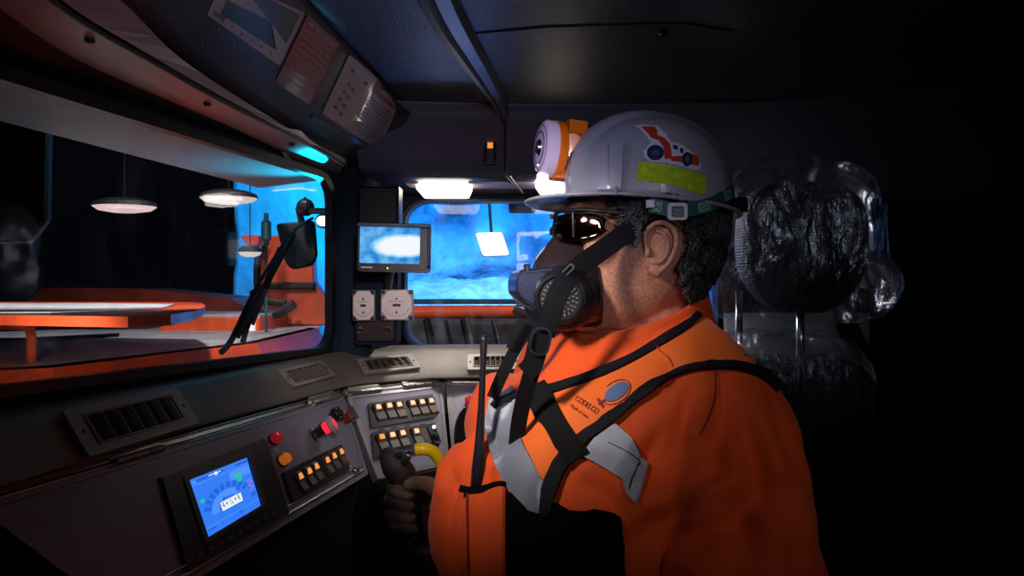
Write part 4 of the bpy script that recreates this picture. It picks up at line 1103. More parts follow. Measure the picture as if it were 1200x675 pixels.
# neck
loft(bm, [[V((.205, .955, CZ+.03))+V((math.cos(a*PI/12)*.058, math.sin(a*PI/12)*.058, 0)) for a in range(24)],
          [V((.188, .950, CZ-.02))+V((math.cos(a*PI/12)*.064, math.sin(a*PI/12)*.062, -.012*-math.cos(a*PI/12))) for a in range(24)],
          [V((.182, .948, CZ-.07))+V((math.cos(a*PI/12)*.072, math.sin(a*PI/12)*.068, .012*math.cos(a*PI/12))) for a in range(24)],
          [V((.178, .95, CZ-.13))+V((math.cos(a*PI/12)*.085, math.sin(a*PI/12)*.085, 0)) for a in range(24)]])
# torso, arms and legs under the clothes
loft(bm, [[T(sh+a*c_, b*s_, z) for c_, s_ in [(math.cos(k*PI/12), math.sin(k*PI/12)) for k in range(24)]] for z, a, b, sh in
     ((-.07, .06, .07, -.01), (-.11, .08, .14, 0), (-.15, .10, .16, .01), (-.24, .115, .165, .02), (-.35, .12, .16, .03), (-.5, .12, .15, .03), (-.62, .12, .16, .02))])
NEAR_ARM = [(.205, .885, -.135, .07), (.245, .83, -.175, .066), (.24, .765, -.27, .052), (.225, .715, -.40, .043), (.12, .70, -.445, .040), (-.03, .72, -.455, .030)]
FAR_ARM = [(.09, 1.06, -.14, .06), (.085, 1.11, -.19, .055), (.10, 1.17, -.29, .048), (.095, 1.205, -.385, .042), (.02, 1.195, -.385, .038), (-.065, 1.175, -.365, .029)]
def wz(l): return [(x, y, CZ+z, r) for x, y, z, r in l]
chain(bm, sm(wz(NEAR_ARM))); chain(bm, sm(wz(FAR_ARM)))
ball(bm, (-.075, .725, CZ-.455), (.045, .03, .02), 8)
hip = T(.02, 0, -.60)
knees = []
for s in (1, -1):
    k0 = T(.02, s*.09, -.60); k1 = T(.44, s*.12, -.57); k2 = T(.50, s*.12, -1.00); k3 = T(.60, s*.13, -1.03)
    chain(bm, [(*k0, .085), (*k0.lerp(k1, .5), .075), (*k1, .055)]); chain(bm, [(*k1, .055), (*k1.lerp(k2, .4), .055), (*k2, .038), ]); chain(bm, [(*k2, .04), (*k3, .035)])
    knees.append((k0, k1, k2, k3))
bm = remesh(bm, .0028, 3)
# ears, finer than the rest of the body and part of the same mesh
EX = .004
for s in (1, -1):
    def E(x, z, y=0): return H(EX+x, s*(.0735+y), -.012+z)
    eb = B()
    helix = [E(.012, .000, .002), E(.015, .012, .004), E(.012, .024, .007), E(.003, .031, .010), E(-.009, .031, .013), E(-.018, .023, .016), E(-.021, .010, .017), E(-.019, -.005, .015), E(-.013, -.018, .011), E(-.006, -.026, .007), E(.002, -.031, .004)]
    tube(eb, smooth_path(helix, 4), [.0026+.0012*math.sin(PI*i/40) for i in range(41)], 8)
    rim = [E(.011, -.020, 0), E(.013, 0, 0), E(.013, .014, 0), E(.009, .026, .002), E(-.002, .030, .005), E(-.013, .026, .009), E(-.019, .014, .012), E(-.019, -.002, .011), E(-.013, -.018, .007), E(-.004, -.029, .003), E(.006, -.031, 0)]
    add_hull(eb, [p-l_*s*.010 for p in rim], rim)
    ball(eb, E(-.001, -.028, .003), (.008, .005, .008), 8)
    ball(eb, E(.0105, -.004, .003), (.0038, .0045, .0065), 7)
    tube(eb, smooth_path([E(.002, .022, .0085), E(-.007, .018, .012), E(-.0115, .006, .0135), E(-.010, -.008, .0115), E(-.003, -.017, .007), E(.005, -.017, .004)], 4), .0024, 8)
    e2 = remesh(eb, .0011, 2)
    me_ = bpy.data.meshes.new('tmp_ear'); e2.to_mesh(me_); e2.free(); bm.from_mesh(me_); bpy.data.meshes.remove(me_)
for f_ in bm.faces: f_.smooth = True
person = thing('person', 'person in orange work jacket seated in profile with a gloved hand on the joystick', 'person', T(0, 0, -1.05))
body = obj('body', bm, M['skin'], person, smooth=True)
body_bvh = bvh_of([body])
# eyes
for s in (1, -1):
    bm = B(); ball(bm, H(.082, s*.031, .020), .0125, 8); obj('eye', bm, mat('eye_white', (.6, .58, .55), .2), person)

# hair: close cap with curls
def hair_ok(x, z, y):
    x = x-.026
    if z > .135 or z < -.085: return False
    ear = (x+.028)**2/.030**2+(z+.004)**2/.040**2
    if ear < 1: return False
    if x > .035: return False
    if z > .035: return x < .030
    if z > .020: return x < .020
    if x > -.012: return z > -.0 and x < .012    # sideburn
    if x > -.050: return z > .03
    return z > -.09+max(0, (x+.075))*1.6
bm = B(); n = 64; rows = []
def head_at(a, z):
    for (z0, f0_, b0_, w0), (z1, f1_, b1_, w1) in zip(HEAD, HEAD[1:]):
        if z0 <= z <= z1:
            t = (z-z0)/(z1-z0); xf = f0_+(f1_-f0_)*t; xb = b0_+(b1_-b0_)*t; hw = w0+(w1-w0)*t; break
    else: xf, xb, hw = .08, .02, .024
    c, s = math.cos(a), math.sin(a); cx = math.copysign(abs(c)**.92, c); sy = math.copysign(abs(s)**.92, s)
    return (xf+xb)/2+(xf-xb)/2*cx, hw*sy*(1-.12*c)
zs_ = [-.10+.006*i for i in range(37)]
for z in zs_:
    r_ = []
    for k in range(n):
        a = 2*PI*k/n; x, y = head_at(a, z); nn = V((x+.01, y, 0)).normalized(); o_2 = .006+.005*max(0, -nn.x)+noise.noise(V((x*60, y*60, z*60)))*.003
        r_.append((bm.verts.new(H(x+nn.x*o_2, y+nn.y*o_2, z)), x, z, y))
    rows.append(r_)
for i in range(len(rows)-1):
    for k in range(n):
        q = [rows[i][k], rows[i][(k+1) % n], rows[i+1][(k+1) % n], rows[i+1][k]]
        if sum(hair_ok(p[1], p[2], p[3]) for p in q) >= 3: bm.faces.new([p[0] for p in q])
bmesh.ops.delete(bm, geom=[v for v in bm.verts if not v.link_faces], context='VERTS')
bmesh.ops.solidify(bm, geom=bm.faces[:], thickness=.004)
rnd = random.Random(3); cnt = 0
while cnt < 2600:
    a = rnd.uniform(0, 2*PI); z = rnd.uniform(-.088, .075); x, y = head_at(a, z)
    if not hair_ok(x, z, y) or y < -.03: continue
    cnt += 1
    nn = V((x+.01, y, 0)).normalized(); tv = V((-nn.y, nn.x, 0)); back = tv if tv.x < 0 else -tv
    p0 = V((x, y, z))+nn*(.008+.004*max(0, -nn.x)); R0 = rnd.uniform(.002, .0060); turns = rnd.uniform(.7, 1.5); ln = rnd.uniform(.004, .014); ph = rnd.uniform(0, 6.28)
    sgn = rnd.choice((-1, 1)); dr = (back*rnd.uniform(.2, 1)+V((0, 0, rnd.uniform(-1, .1)))).normalized(); pts = []
    e1 = dr; e2 = nn.cross(dr).normalized()
    for i in range(10):
        t = i/9; an = ph+sgn*turns*2*PI*t
        q = p0+dr*ln*t+e1*math.cos(an)*R0+e2*math.sin(an)*R0+nn*(.004*math.sin(t*PI)+rnd.uniform(-.0005, .001)+.002)
        pts.append(H(*q))
    tube(bm, pts, [.0007+.0006*math.sin(PI*i/9) for i in range(10)], 4)
obj('hair', bm, M['hairm'], person, label='short curly dark hair going grey', smooth=True)
# stubble is in the skin; jacket ---------------------------------------------------
def torso_ring(z, a, b, sh, e=.82, n=40):
    out = []
    for k in range(n):
        t = 2*PI*k/n; c, s = math.cos(t), math.sin(t)
        out.append(T(sh+a*math.copysign(abs(c)**e, c), b*math.copysign(abs(s)**e, s), z))
    return out
bm = B()
loft(bm, [torso_ring(*r) for r in ((-.055, .07, .075, 0), (-.075, .085, .11, 0), (-.10, .10, .15, .005), (-.14, .13, .185, .015), (-.19, .155, .20, .025), (-.25, .175, .205, .035), (-.34, .185, .205, .04), (-.46, .18, .20, .035), (-.60, .175, .20, .02), (-.66, .165, .19, .02))])
JN = [(.19, .93, -.085, .065), (.222, .885, -.125, .082), (.245, .83, -.175, .092), (.250, .765, -.27, .090), (.235, .715, -.38, .082), (.20, .695, -.44, .075), (.09, .70, -.455, .065), (-.04, .72, -.455, .052)]
JF = [(.12, 1.01, -.10, .06), (.085, 1.06, -.14, .080), (.08, 1.11, -.20, .080), (.095, 1.165, -.30, .074), (.095, 1.20, -.385, .062), (.02, 1.195, -.385, .054), (-.062, 1.175, -.366, .043)]
chain(bm, sm(wz(JN)), 24); chain(bm, sm(wz(JF)), 24)
ball(bm, (-.022, .925, CZ-.31), (.085, .085, .125), 12)
ball(bm, (-.005, .98, CZ-.19), (.06, .08, .07), 12)
bm = remesh(bm, .0055, 5)
jb = BVHTree.FromBMesh(bm)
def jc(px, py): return cast(jb, px, py)[0]
creases = []
for a, b, wd, am in (((845, 440), (838, 560), .012, -.010), ((838, 450), (812, 520), .010, .007), ((868, 470), (905, 600), .016, -.011), ((885, 480), (930, 640), .012, .008),
                     ((860, 520), (770, 600), .014, .008), ((850, 545), (740, 640), .016, -.010), ((905, 470), (945, 560), .010, -.007), ((800, 500), (760, 560), .012, -.006),
                     ((845, 560), (780, 670), .014, .008), ((880, 560), (870, 675), .020, -.009), ((745, 470), (830, 445), .008, .004), ((915, 560), (935, 675), .014, -.008),
                     ((690, 560), (735, 610), .012, -.008), ((800, 460), (775, 530), .010, .006), ((545, 500), (530, 570), .008, -.010), ((532, 560), (534, 660), .008, -.009), ((528, 500), (518, 580), .010, .008), ((512, 590), (516, 670), .008, -.007), ((580, 560), (600, 520), .007, .005), ((760, 600), (860, 560), .012, .009), ((770, 640), (880, 610), .012, -.010), ((735, 560), (800, 480), .010, -.007),
                     ((575, 500), (590, 540), .010, -.004), ((505, 600), (520, 675), .008, .005), ((700, 600), (720, 650), .010, .004), ((850, 600), (930, 570), .014, -.007), ((840, 640), (950, 620), .014, .006)):
    creases.append((jc(*a), jc(*b), wd, am))
bm.normal_update()
for v in bm.verts:
    p = v.co; d = noise.fractal(p*7, 1, 2, 3)*.008+(1-abs(noise.noise(V((p.x*14+p.z*5, p.y*14, p.z*5-p.x*4))))*2.4)*.0055
    for a, b, wd, am in creases:
        ab = b-a; t = (p-a).dot(ab)/ab.length_squared
        if -.1 < t < 1.1:
            dd = (p-a-ab*t).length
            if dd < wd*3: d += 1.7*am*math.exp(-(dd/wd)**2)*math.sin(PI*min(1, max(0, (t+.1)/1.2)))
    v.co = p+v.normal*d
# clear the room for the neck and joystick
for f_ in bm.faces: f_.smooth = True
jacket = obj('jacket', bm, M['jacket'], person, smooth=True)
jb = bvh_of([jacket])
# collar
def crg(k, n, rr, zc, tilt, w=1):
    a = 2*PI*k/n; c, s = math.cos(a), math.sin(a)
    return V((.177, .945, CZ))+Ff*c*rr*1.04+Ll*s*rr+zz*(zc-tilt*c)
bm = B(); n = 48; prof = [(.086, -.115, .03), (.083, -.085, .034), (.080, -.055, .038), (.079, -.030, .038), (.083, -.024, .038), (.088, -.030, .038), (.094, -.060, .036), (.106, -.090, .03), (.114, -.115, .02)]
rings = []
for k in range(n+1):
    a = -PI+2*PI*k/n
    wv = noise.noise(V((math.cos(a)*2, math.sin(a)*2, 1)))*.004
    rings.append([V((.177, .945, CZ))+Ff*math.cos(a)*(rr+wv)*1.06+Ll*math.sin(a)*(rr+wv)+zz*(zc-tl*math.cos(a)+wv) for rr, zc, tl in prof])
loft(bm, rings, caps=False, closed=True)
obj('collar', bm, M['jacket'], person, smooth=True)
cb = BVHTree.FromPolygons([v.co+wloc(person.children[-1]) for v in person.children[-1].data.vertices], [list(p.vertices) for p in person.children[-1].data.polygons])
jc_all = bvh_of([jacket, person.children[-1]])
# lapel folded outwards on the far side
bm = B()
lap = [P(700, 404, .905), P(672, 425, .93), P(645, 448, .95), P(660, 452, .945), P(700, 440, .915)]
A = [P(700, 402, .915), P(676, 418, .935), P(655, 434, .955), P(640, 452, .96), P(628, 462, .955)]; Bq = [P(640, 418, 1.02), P(625, 425, 1.02), P(612, 436, 1.01), P(603, 448, 1.0), P(598, 460, .99)]
rings = [[p.lerp(q, t/6)+zz*.008*math.sin(PI*t/6) for t in range(7)] for p, q in zip(smooth_path(A, 4), smooth_path(Bq, 4))]
loft(bm, rings, closed=False, caps=False); bmesh.ops.solidify(bm, geom=bm.faces[:], thickness=.004)
obj('lapel', bm, M['vest'], person, smooth=True)

# vest pieces laid over the jacket
def dp(name, poly, m, off=.002, thick=.003, cell=7, label=None, rnd_=2, parent=None, bvh=None):
    bm = B(); drape(bm, bvh or jb, round_poly(poly, rnd_, 2) if rnd_ else poly, off, thick, cell)
    o = obj(name, bm, m, parent or person, label=label); autosmooth(o, 60); return o
def dl(name, pts, wd, m, off=.003, thick=.004, k=8, label=None, parent=None, bvh=None):
    bm = B(); pp_ = smooth2(pts, k); ww = wd
    if isinstance(wd, (list, tuple)):
        ww = []
        for i in range(len(pp_)):
            t = i/k; j = min(int(t), len(wd)-2); ww.append(wd[j]*(1-(t-j))+wd[j+1]*(t-j))
    drape(bm, bvh or jb, None, off, thick, 0, strip_poly(pp_, ww)); o = obj(name, bm, m, parent or person, label=label); autosmooth(o, 60); return o
yoke = dp('vest_yoke', [(606, 480), (622, 464), (650, 455), (700, 441), (745, 420), (780, 398), (806, 374), (822, 371), (850, 396), (880, 422), (905, 448), (880, 437), (845, 431), (805, 436), (765, 456), (725, 486), (688, 514), (658, 548), (648, 572), (636, 560), (614, 516)], M['vest'], .002, .003)
dl('vest_binding', [(912, 458), (898, 445), (878, 436), (845, 431), (805, 436), (765, 456), (725, 486), (688, 514), (660, 546), (646, 575), (640, 604)], [7, 7, 7, 7, 8, 8, 9, 12, 16, 17, 10], M['navy_trim'], .004, .005, label='dark navy binding')
dl('vest_binding', [(820, 368), (808, 384), (780, 402), (745, 422), (705, 441), (665, 455), (640, 462), (612, 466)], [6, 8, 9, 8, 9, 9, 9, 5], M['navy_trim'], .004, .005, label='dark navy binding')
dp('reflective_panel', [(576, 468), (598, 455), (612, 468), (606, 490), (614, 518), (636, 560), (646, 575), (638, 602), (624, 598), (600, 575), (584, 548), (572, 528), (568, 504)], M['silver'], .003, .003, label='silver reflective panel')
dp('reflective_panel', [(682, 536), (700, 512), (722, 497), (742, 514), (748, 534), (760, 546), (747, 591), (737, 582), (728, 562), (708, 549)], M['silver'], .003, .003, label='silver reflective panel')
dl('vest_strap', [(630, 457), (645, 485), (664, 516), (680, 541)], [24, 27, 28, 26], M['webbing'], .007, .003, label='wide black strap across the vest')
dp('mesh_panel', [(580, 572), (600, 577), (624, 600), (640, 605), (652, 588), (668, 598), (700, 600), (728, 607), (730, 640), (737, 700), (578, 700)], M['bib'], .003, .003, 9, label='black mesh front of the vest')
dl('vest_binding', [(581, 478), (592, 470), (612, 466)], 7, M['navy_trim'], .008, .003, label='dark navy binding')
# stitching lines on the silver panel
dl('stitching', [(715, 520), (738, 532), (748, 545), (738, 575)], 1.0, M['navy_trim'], .007, .0006)
dl('shoulder_seam', [(772, 408), (790, 432)], 1.4, M['jacket'], .006, .002)
dl('shoulder_seam', [(838, 436), (836, 470), (820, 510)], 1.2, M['logored'], .0015, .0008)
# pocket with radio
dp('chest_pocket', [(553, 574), (597, 572), (597, 700), (551, 700)], M['jacket'], .006, .004, 8, label='radio pocket')
dl('pocket_opening', [(545, 573), (560, 575), (598, 568)], [8, 8, 4], M['bib'], .006, .006)
dl('front_seam', [(553, 578), (552, 620), (554, 690)], 2, M['logored'], .010, .002)
# emblem and name on the vest
yb = bvh_of([yoke])
em_c = (723, 459.5); ang = math.radians(-35)
def rot_pt(c, x, y, a): return (c[0]+x*math.cos(a)-y*math.sin(a), c[1]+x*math.sin(a)+y*math.cos(a))
bm = B(); drape(bm, yb, [rot_pt(em_c, 16*math.cos(t*PI/12), 8.5*math.sin(t*PI/12), ang) for t in range(24)], .0008, .0006, 6); obj('emblem', bm, M['logoblue'], person, label='blue oval emblem')
bm = B(); drape(bm, yb, None, .0008, .0006, 0, strip_poly([rot_pt(em_c, 19*math.cos(t*PI/12)-1, 12*math.sin(t*PI/12), ang) for t in range(-7, 13)], .8))
drape(bm, yb, None, .0008, .0006, 0, strip_poly([rot_pt(em_c, -26, 0, ang), rot_pt(em_c, -16, 0, ang)], 2.4))
drape(bm, yb, None, .0008, .0006, 0, strip_poly([rot_pt(em_c, -23, -6, ang), rot_pt(em_c, -23, 6, ang)], 3.2))
obj('emblem_outline', bm, M['logored'], person)
def px_text(bm, bvh, txt, p0, ang, hgt, width, off=.0008, thick=.0004):
    vs, fs = text_polys(txt, 1.0); w_ = max(x for x, y in vs); hh = .72
    vv = [rot_pt(p0, x*width/w_, -y*hgt/hh, ang) for x, y in vs]
    drape(bm, bvh, None, off, thick, 0, (vv, [list(q) for q in fs]))
bm = B(); px_text(bm, yb, 'CODELCO', (673.5, 469), math.radians(33), 7, 31); px_text(bm, yb, 'Orgullo de Todos', (668.5, 476), math.radians(36), 3.8, 26)
obj('vest_lettering', bm, M['logored'], person)
# trousers and boots
bm = B()
for k0, k1, k2, k3 in knees:
    chain(bm, [(*k0, .105), (*k0.lerp(k1, .5), .095), (*k1, .075)]); chain(bm, [(*k1, .075), (*k1.lerp(k2, .5), .07), (*k2, .06)])
ball(bm, hip, (.16, .17, .09), 10)
bm = remesh(bm, .009, 2); obj('trousers', bm, M['trouser'], person, smooth=True)
for k0, k1, k2, k3 in knees:
    bm = B(); d = Ff; e1 = [k2+Ll*x*.045+d*y+zz*0 for x, y in ((-1, -.06), (1, -.06), (1.1, .10), (.8, .19), (-.8, .19), (-1.1, .10))]
    loft(bm, [[V((p.x, p.y, CZ-1.07)) for p in e1], [V((p.x, p.y, CZ-1.0)) for p in e1], [k2.lerp(V((p.x, p.y, k2.z)), .75)+zz*.10 for p in e1]])
    obj('boot', bm, M['blackm'], person)
# right glove on the joystick --------------------------------------------------------
G = 1.15
bm = B()
def g(px, py, Y, r): p = P(px, py, Y); return (*p, r)
chain(bm, [g(556, 590, 1.185, .040), g(530, 588, 1.18, .036), g(508, 586, 1.175, .034)])            # wrist and heel of the hand
chain(bm, [g(512, 576, 1.175, .024), g(494, 574, 1.175, .022)]); chain(bm, [g(512, 600, 1.18, .024), g(494, 606, 1.18, .020)]); chain(bm, [g(515, 588, 1.18, .030), g(492, 592, 1.185, .024)])
for (y0, y1, x1, y2, x2, y3, x3) in ((572, 567, 464, 574, 461, 580, 480), (586, 582, 459, 588, 457, 594, 481), (600, 597, 460, 603, 458, 608, 482), (612, 611, 465, 616, 463, 620, 484)):
    chain(bm, sm([g(494, y0, 1.195, .0135), g(x1+8, y1, 1.185, .0125), g(x1, y1+2, 1.165, .012), g(x2+1, y2, 1.135, .0115), g(x3-10, y3-3, 1.115, .011), g(x3, y3, 1.110, .0095)], 3), 12)
chain(bm, sm([g(522, 578, 1.15, .018), g(508, 571, 1.125, .0155), g(494, 566, 1.11, .0125), g(480, 568, 1.105, .0115)], 3), 12)
bm = remesh(bm, .0022, 2)
for v in bm.verts: v.co += v.normal*noise.fractal(v.co*60, 1, 2, 3)*.0012
obj('glove', bm, mat('work_glove', (.055, .032, .02), .82, bump=.9, bscale=500, color2=(.34, .23, .14), vscale=22), person, label='tan work glove closed around the grip', smooth=True)
bm = B(); chain(bm, [g(560, 592, 1.185, .043), g(541, 590, 1.18, .042)]); obj('glove_cuff', bm, M['glove'], person, smooth=True)

# --- joystick and the yellow handle
t = thing('joystick', 'dark grey joystick leaning left in the gloved hand', 'joystick', P(500, 700, 1.15))
ax0 = P(508, 640, 1.15); ax1 = P(462, 548, 1.145)
bm = B(); pth = [P(512, 660, 1.15), P(503, 630, 1.15), P(494, 600, 1.15), P(482, 575, 1.147), P(472, 558, 1.145), P(463, 545, 1.143), P(456, 536, 1.142)]
chain(bm, sm([(*p, r) for p, r in zip(pth, (.014, .015, .016, .019, .024, .024, .018))], 4), 18); obj('grip', bm, M['joy'], t, smooth=True)
for px, py in ((468, 533), (474, 541)):
    bm = B(); ball(bm, P(px, py, 1.122), .0055, 7); obj('thumb_button', bm, M['blackm'], t, smooth=True)
bm = B(); c0 = P(478, 534, 1.15); lathe(bm, c0, (.3, -.5, .8), [(-.01, .006), (0, .007), (.006, .007), (.008, .004)], 12); obj('trigger_stud', bm, M['chrome'], t)
bm = B(); rings = []
for i in range(9):
    r_ = (.040+.004*i)*(1 if i % 2 else .88); p = P(505, 632+8*i, 1.15+.002*i); rings.append([p+V((math.cos(a*PI/12)*r_, math.sin(a*PI/12)*r_, 0)) for a in range(24)])
loft(bm, rings); obj('boot', bm, M['boot'], t, smooth=True)
bm = B(); f = facing(510, 700, 1.14); box(bm, F((f.o.x, 1.18, P(0, 700, 1.14).z), (1, 0, 0), (0, -1, 0)), 0, 0, .16, .16, -.04, .0, .01); obj('base', bm, M['red_plastic'], t)
bm = B(); box(bm, F((f.o.x+.03, 1.20, .62), (1, 0, 0), (0, -1, 0)), 0, 0, .16, .20, -.44, P(0, 700, 1.14).z-.045-.62, .01); obj('armrest_console', bm, M['blackm'], None, 'black pedestal under the joystick', 'pedestal')
t = thing('grab_handle', 'bright yellow bent tube handle behind the joystick', 'handle', P(520, 600, 1.24))
bm = B(); pts = [P(486, 527, 1.20), P(497, 526, 1.20), P(508, 530, 1.21), P(516, 541, 1.22), P(520, 556, 1.23), P(521, 580, 1.24), P(521, 640, 1.24), P(521, 700, 1.24)]
tube(bm, smooth_path(pts, 6), .0108, 16); obj('tube', bm, M['yellow'], t, smooth=True)
bm = B(); lathe(bm, P(485.5, 527, 1.20), (-1, -.1, 0), [(-.002, .0112), (.001, .0112), (.002, .010), (.002, .004)], 16); obj('end_cap', bm, M['gloved'], t)
# black lever knob beyond the radio
t = thing('gear_lever', 'black rounded lever knob half hidden behind the radio antenna', 'lever', P(552, 560, 1.44))
bm = B(); rings = []
for i in range(13):
    a = PI*i/12; p = P(560-6*math.sin(a), 474+ (548-474)*(1-math.cos(a))/2, 1.44); r = max(.002, .040*math.sin(a)**.6); rings.append([p+V((math.cos(q*PI/10)*r, math.sin(q*PI/10)*r*.7, 0)) for q in range(20)])
loft(bm, rings); obj('knob', bm, M['black'], t, smooth=True)
bm = B(); tube(bm, [P(556, 540, 1.44), P(566, 620, 1.40), P(570, 700, 1.40)], .012, 10); obj('stem', bm, M['black'], t)
bm = B(); tube(bm, smooth_path([P(555, 520, 1.40), P(552, 505, 1.395), P(562, 492, 1.39), P(580, 480, 1.40)], 5), .004, 8); obj('cable', bm, M['webbing'], t)

# --- handheld radio in the chest pocket
t = thing('two_way_radio', 'black two way radio with a long antenna standing in the chest pocket', 'radio', P(560, 590, .88))
Yr = .862
bm = B(); pts = [P(567, 393, Yr+.01), P(567, 398, Yr+.01), P(566, 430, Yr+.01), P(564, 480, Yr+.008), P(562, 520, Yr+.004), P(561, 545, Yr), P(560, 562, Yr), P(560, 572, Yr)]
tube(bm, pts, [.0042, .0050, .0038, .0046, .0062, .0085, .0090, .0100], 14); obj('antenna', bm, M['respblack'], t, smooth=True)
p = P(563, 600, .885); bm = B(); box(bm, F(p, (1, -.2, 0), (0, 0, -1)), .004, 0, .045, .055, -.018, .012, .004); obj('body', bm, M['black'], t)

# ================================================================== HARD HAT
pit = .10
hx = (h_*math.cos(pit)+zz*math.sin(pit)); hz = (zz*math.cos(pit)-h_*math.sin(pit))
HH = P(757, 241, .93)
def K(x, y, z): return HH+hx*x+l_*y+hz*z
hat = thing('hard_hat', 'white hard hat with yellow green tape and a loader sticker on the operator', 'hard hat', K(0, 0, 0))
bm = B(); n = 72; rings = []
AF, AW, HT = .112, .101, .118
def dome(a, t):
    s = max(0, 1-t**2.5)**(1/2.2); c, q = math.cos(a), math.sin(a)
    x = AF*s*c; y = AW*s*q; z = HT*t
    cr = math.exp(-(y/.030)**4)*.009*min(1, t*2.2)
    cr += -.0025*math.exp(-((abs(y)-.036)/.005)**2)*min(1, t*3)
    L_ = V((x/AF**2, y/AW**2, z/HT**2*.6)).normalized()
    return V((x, y, z))+L_*cr
def brim(a, k):
    fr = max(0, math.cos(a))**1.6; w_ = .009+.043*fr; bk = max(0, -math.cos(a))**2*.006
    c, q = math.cos(a), math.sin(a); e = V((AF*c, AW*q, 0)); d = V((c, q*.9, 0)).normalized()
    return e+d*(w_+bk)*k+V((0, 0, -.010*k*fr-.003*k))
prof_b = [1, .66, .33]
for k in prof_b: rings.append([K(*brim(2*PI*i/n, k)) for i in range(n)])
for j in range(24):
    t = (j/24)**1; rings.append([K(*dome(2*PI*i/n, min(.999, t*1.0))) for i in range(n)])
rings.append([K(*dome(2*PI*i/n, .985)) for i in range(n)])
rings.append([K(*(dome(2*PI*i/n, .999)*1)) for i in range(n)])
loft(bm, rings, caps=False); bm.faces.new(bm.verts[-n:])
bmesh.ops.recalc_face_normals(bm, faces=bm.faces[:])
bmesh.ops.solidify(bm, geom=bm.faces[:], thickness=.0028)
shell = obj('shell', bm, M['helmet'], hat, smooth=True)
# rim bead
bm = B(); tube(bm, [K(*brim(2*PI*i/n, 1.0)) for i in range(n)], .0022, 8, closed=True); obj('brim_bead', bm, M['helmet'], hat, smooth=True)
hb = bvh_of([shell])
bm = B(); rings = [[K(AF*.90*s_*math.cos(2*PI*i/40), AW*.88*s_*math.sin(2*PI*i/40), z) for i in range(40)] for s_, z in ((1, .004), (1, .030), (.97, .030), (.97, .004))]
rings.append(rings[0]); loft(bm, rings, caps=False); obj('headband', bm, M['webbing'], hat)
def hp(name, poly, m, off, thick, cell=6, r=1.5, label=None):
    bm = B(); drape(bm, hb, round_poly(poly, r, 2) if r else poly, off, thick, cell); o = obj(name, bm, m, hat, label=label); autosmooth(o, 50); return o
hp('reflective_tape', [(748, 190), (786, 194), (828, 207), (826, 229), (785, 216), (746, 211)], M['hivis'], .0004, .0008, 5, 1, 'yellow green reflective tape')
def zc_(pts): return [(740+x/7.5, 140+y/7.5) for x, y in pts]
hp('loader_sticker', zc_([(30, 60), (100, 52), (230, 58), (290, 118), (350, 200), (420, 212), (500, 268), (580, 335), (606, 400), (592, 445), (520, 443), (400, 400), (300, 382), (170, 372), (112, 332), (104, 280), (170, 208), (140, 160), (80, 90)]), mat('sticker_bright', (.75, .75, .80), .3), .0004, .0006, 5, 1, 'white die cut sticker')
red = mat('sticker_loader_red', (.55, .05, .03), .35); navy = mat('sticker_navy', (.015, .03, .10), .35)
for nm, pl in (('bucket', [(85, 72), (205, 70), (226, 108), (222, 150), (155, 138)]), ('loader_arm', [(150, 130), (222, 140), (290, 172), (330, 215), (345, 262), (352, 345), (290, 352), (280, 250), (240, 190), (170, 165)]), ('loader_frame', [(340, 330), (440, 325), (445, 378), (345, 368)]), ('loader_engine', [(490, 295), (560, 318), (588, 350), (585, 412), (515, 398)])):
    hp(nm, zc_(pl), red, .0012, .0004, 6, 0)
def circ(cx, cy, rx, ry, n=20): return [(cx+rx*math.cos(2*PI*i/n), cy+ry*math.sin(2*PI*i/n)) for i in range(n)]
hp('loader_wheel', zc_(circ(208, 298, 74, 66)), navy, .0018, .0004, 6, 0); hp('loader_wheel', zc_(circ(482, 355, 44, 62)), navy, .0018, .0004, 6, 0)
hp('wheel_hub', zc_(circ(208, 298, 30, 26)), mat('hub_blue', (.05, .10, .22), .4), .0024, .0004, 6, 0); hp('wheel_hub', zc_(circ(482, 355, 20, 30)), mat('hub_blue2', (.12, .14, .2), .4), .0024, .0004, 6, 0)
hp('loader_cab', zc_([(362, 232), (400, 235), (402, 270), (365, 262)]), navy, .0013, .0004, 6, 0); hp('loader_cab', zc_([(422, 258), (452, 262), (448, 300), (425, 296)]), navy, .0013, .0004, 6, 0)
hp('accessory_slot', [(717, 170), (732, 171), (729, 237), (702, 236), (704, 222), (717, 219)], M['helmet'], -.001, .009, 5, 1)
hp('side_boss', [(773, 221), (800, 227), (799, 243), (771, 238)], M['helmet'], -.001, .005, 5, 1)
hp('rear_rib', [(837, 199), (843, 199), (846, 228), (836, 230)], M['helmet'], -.001, .006, 5, 1)
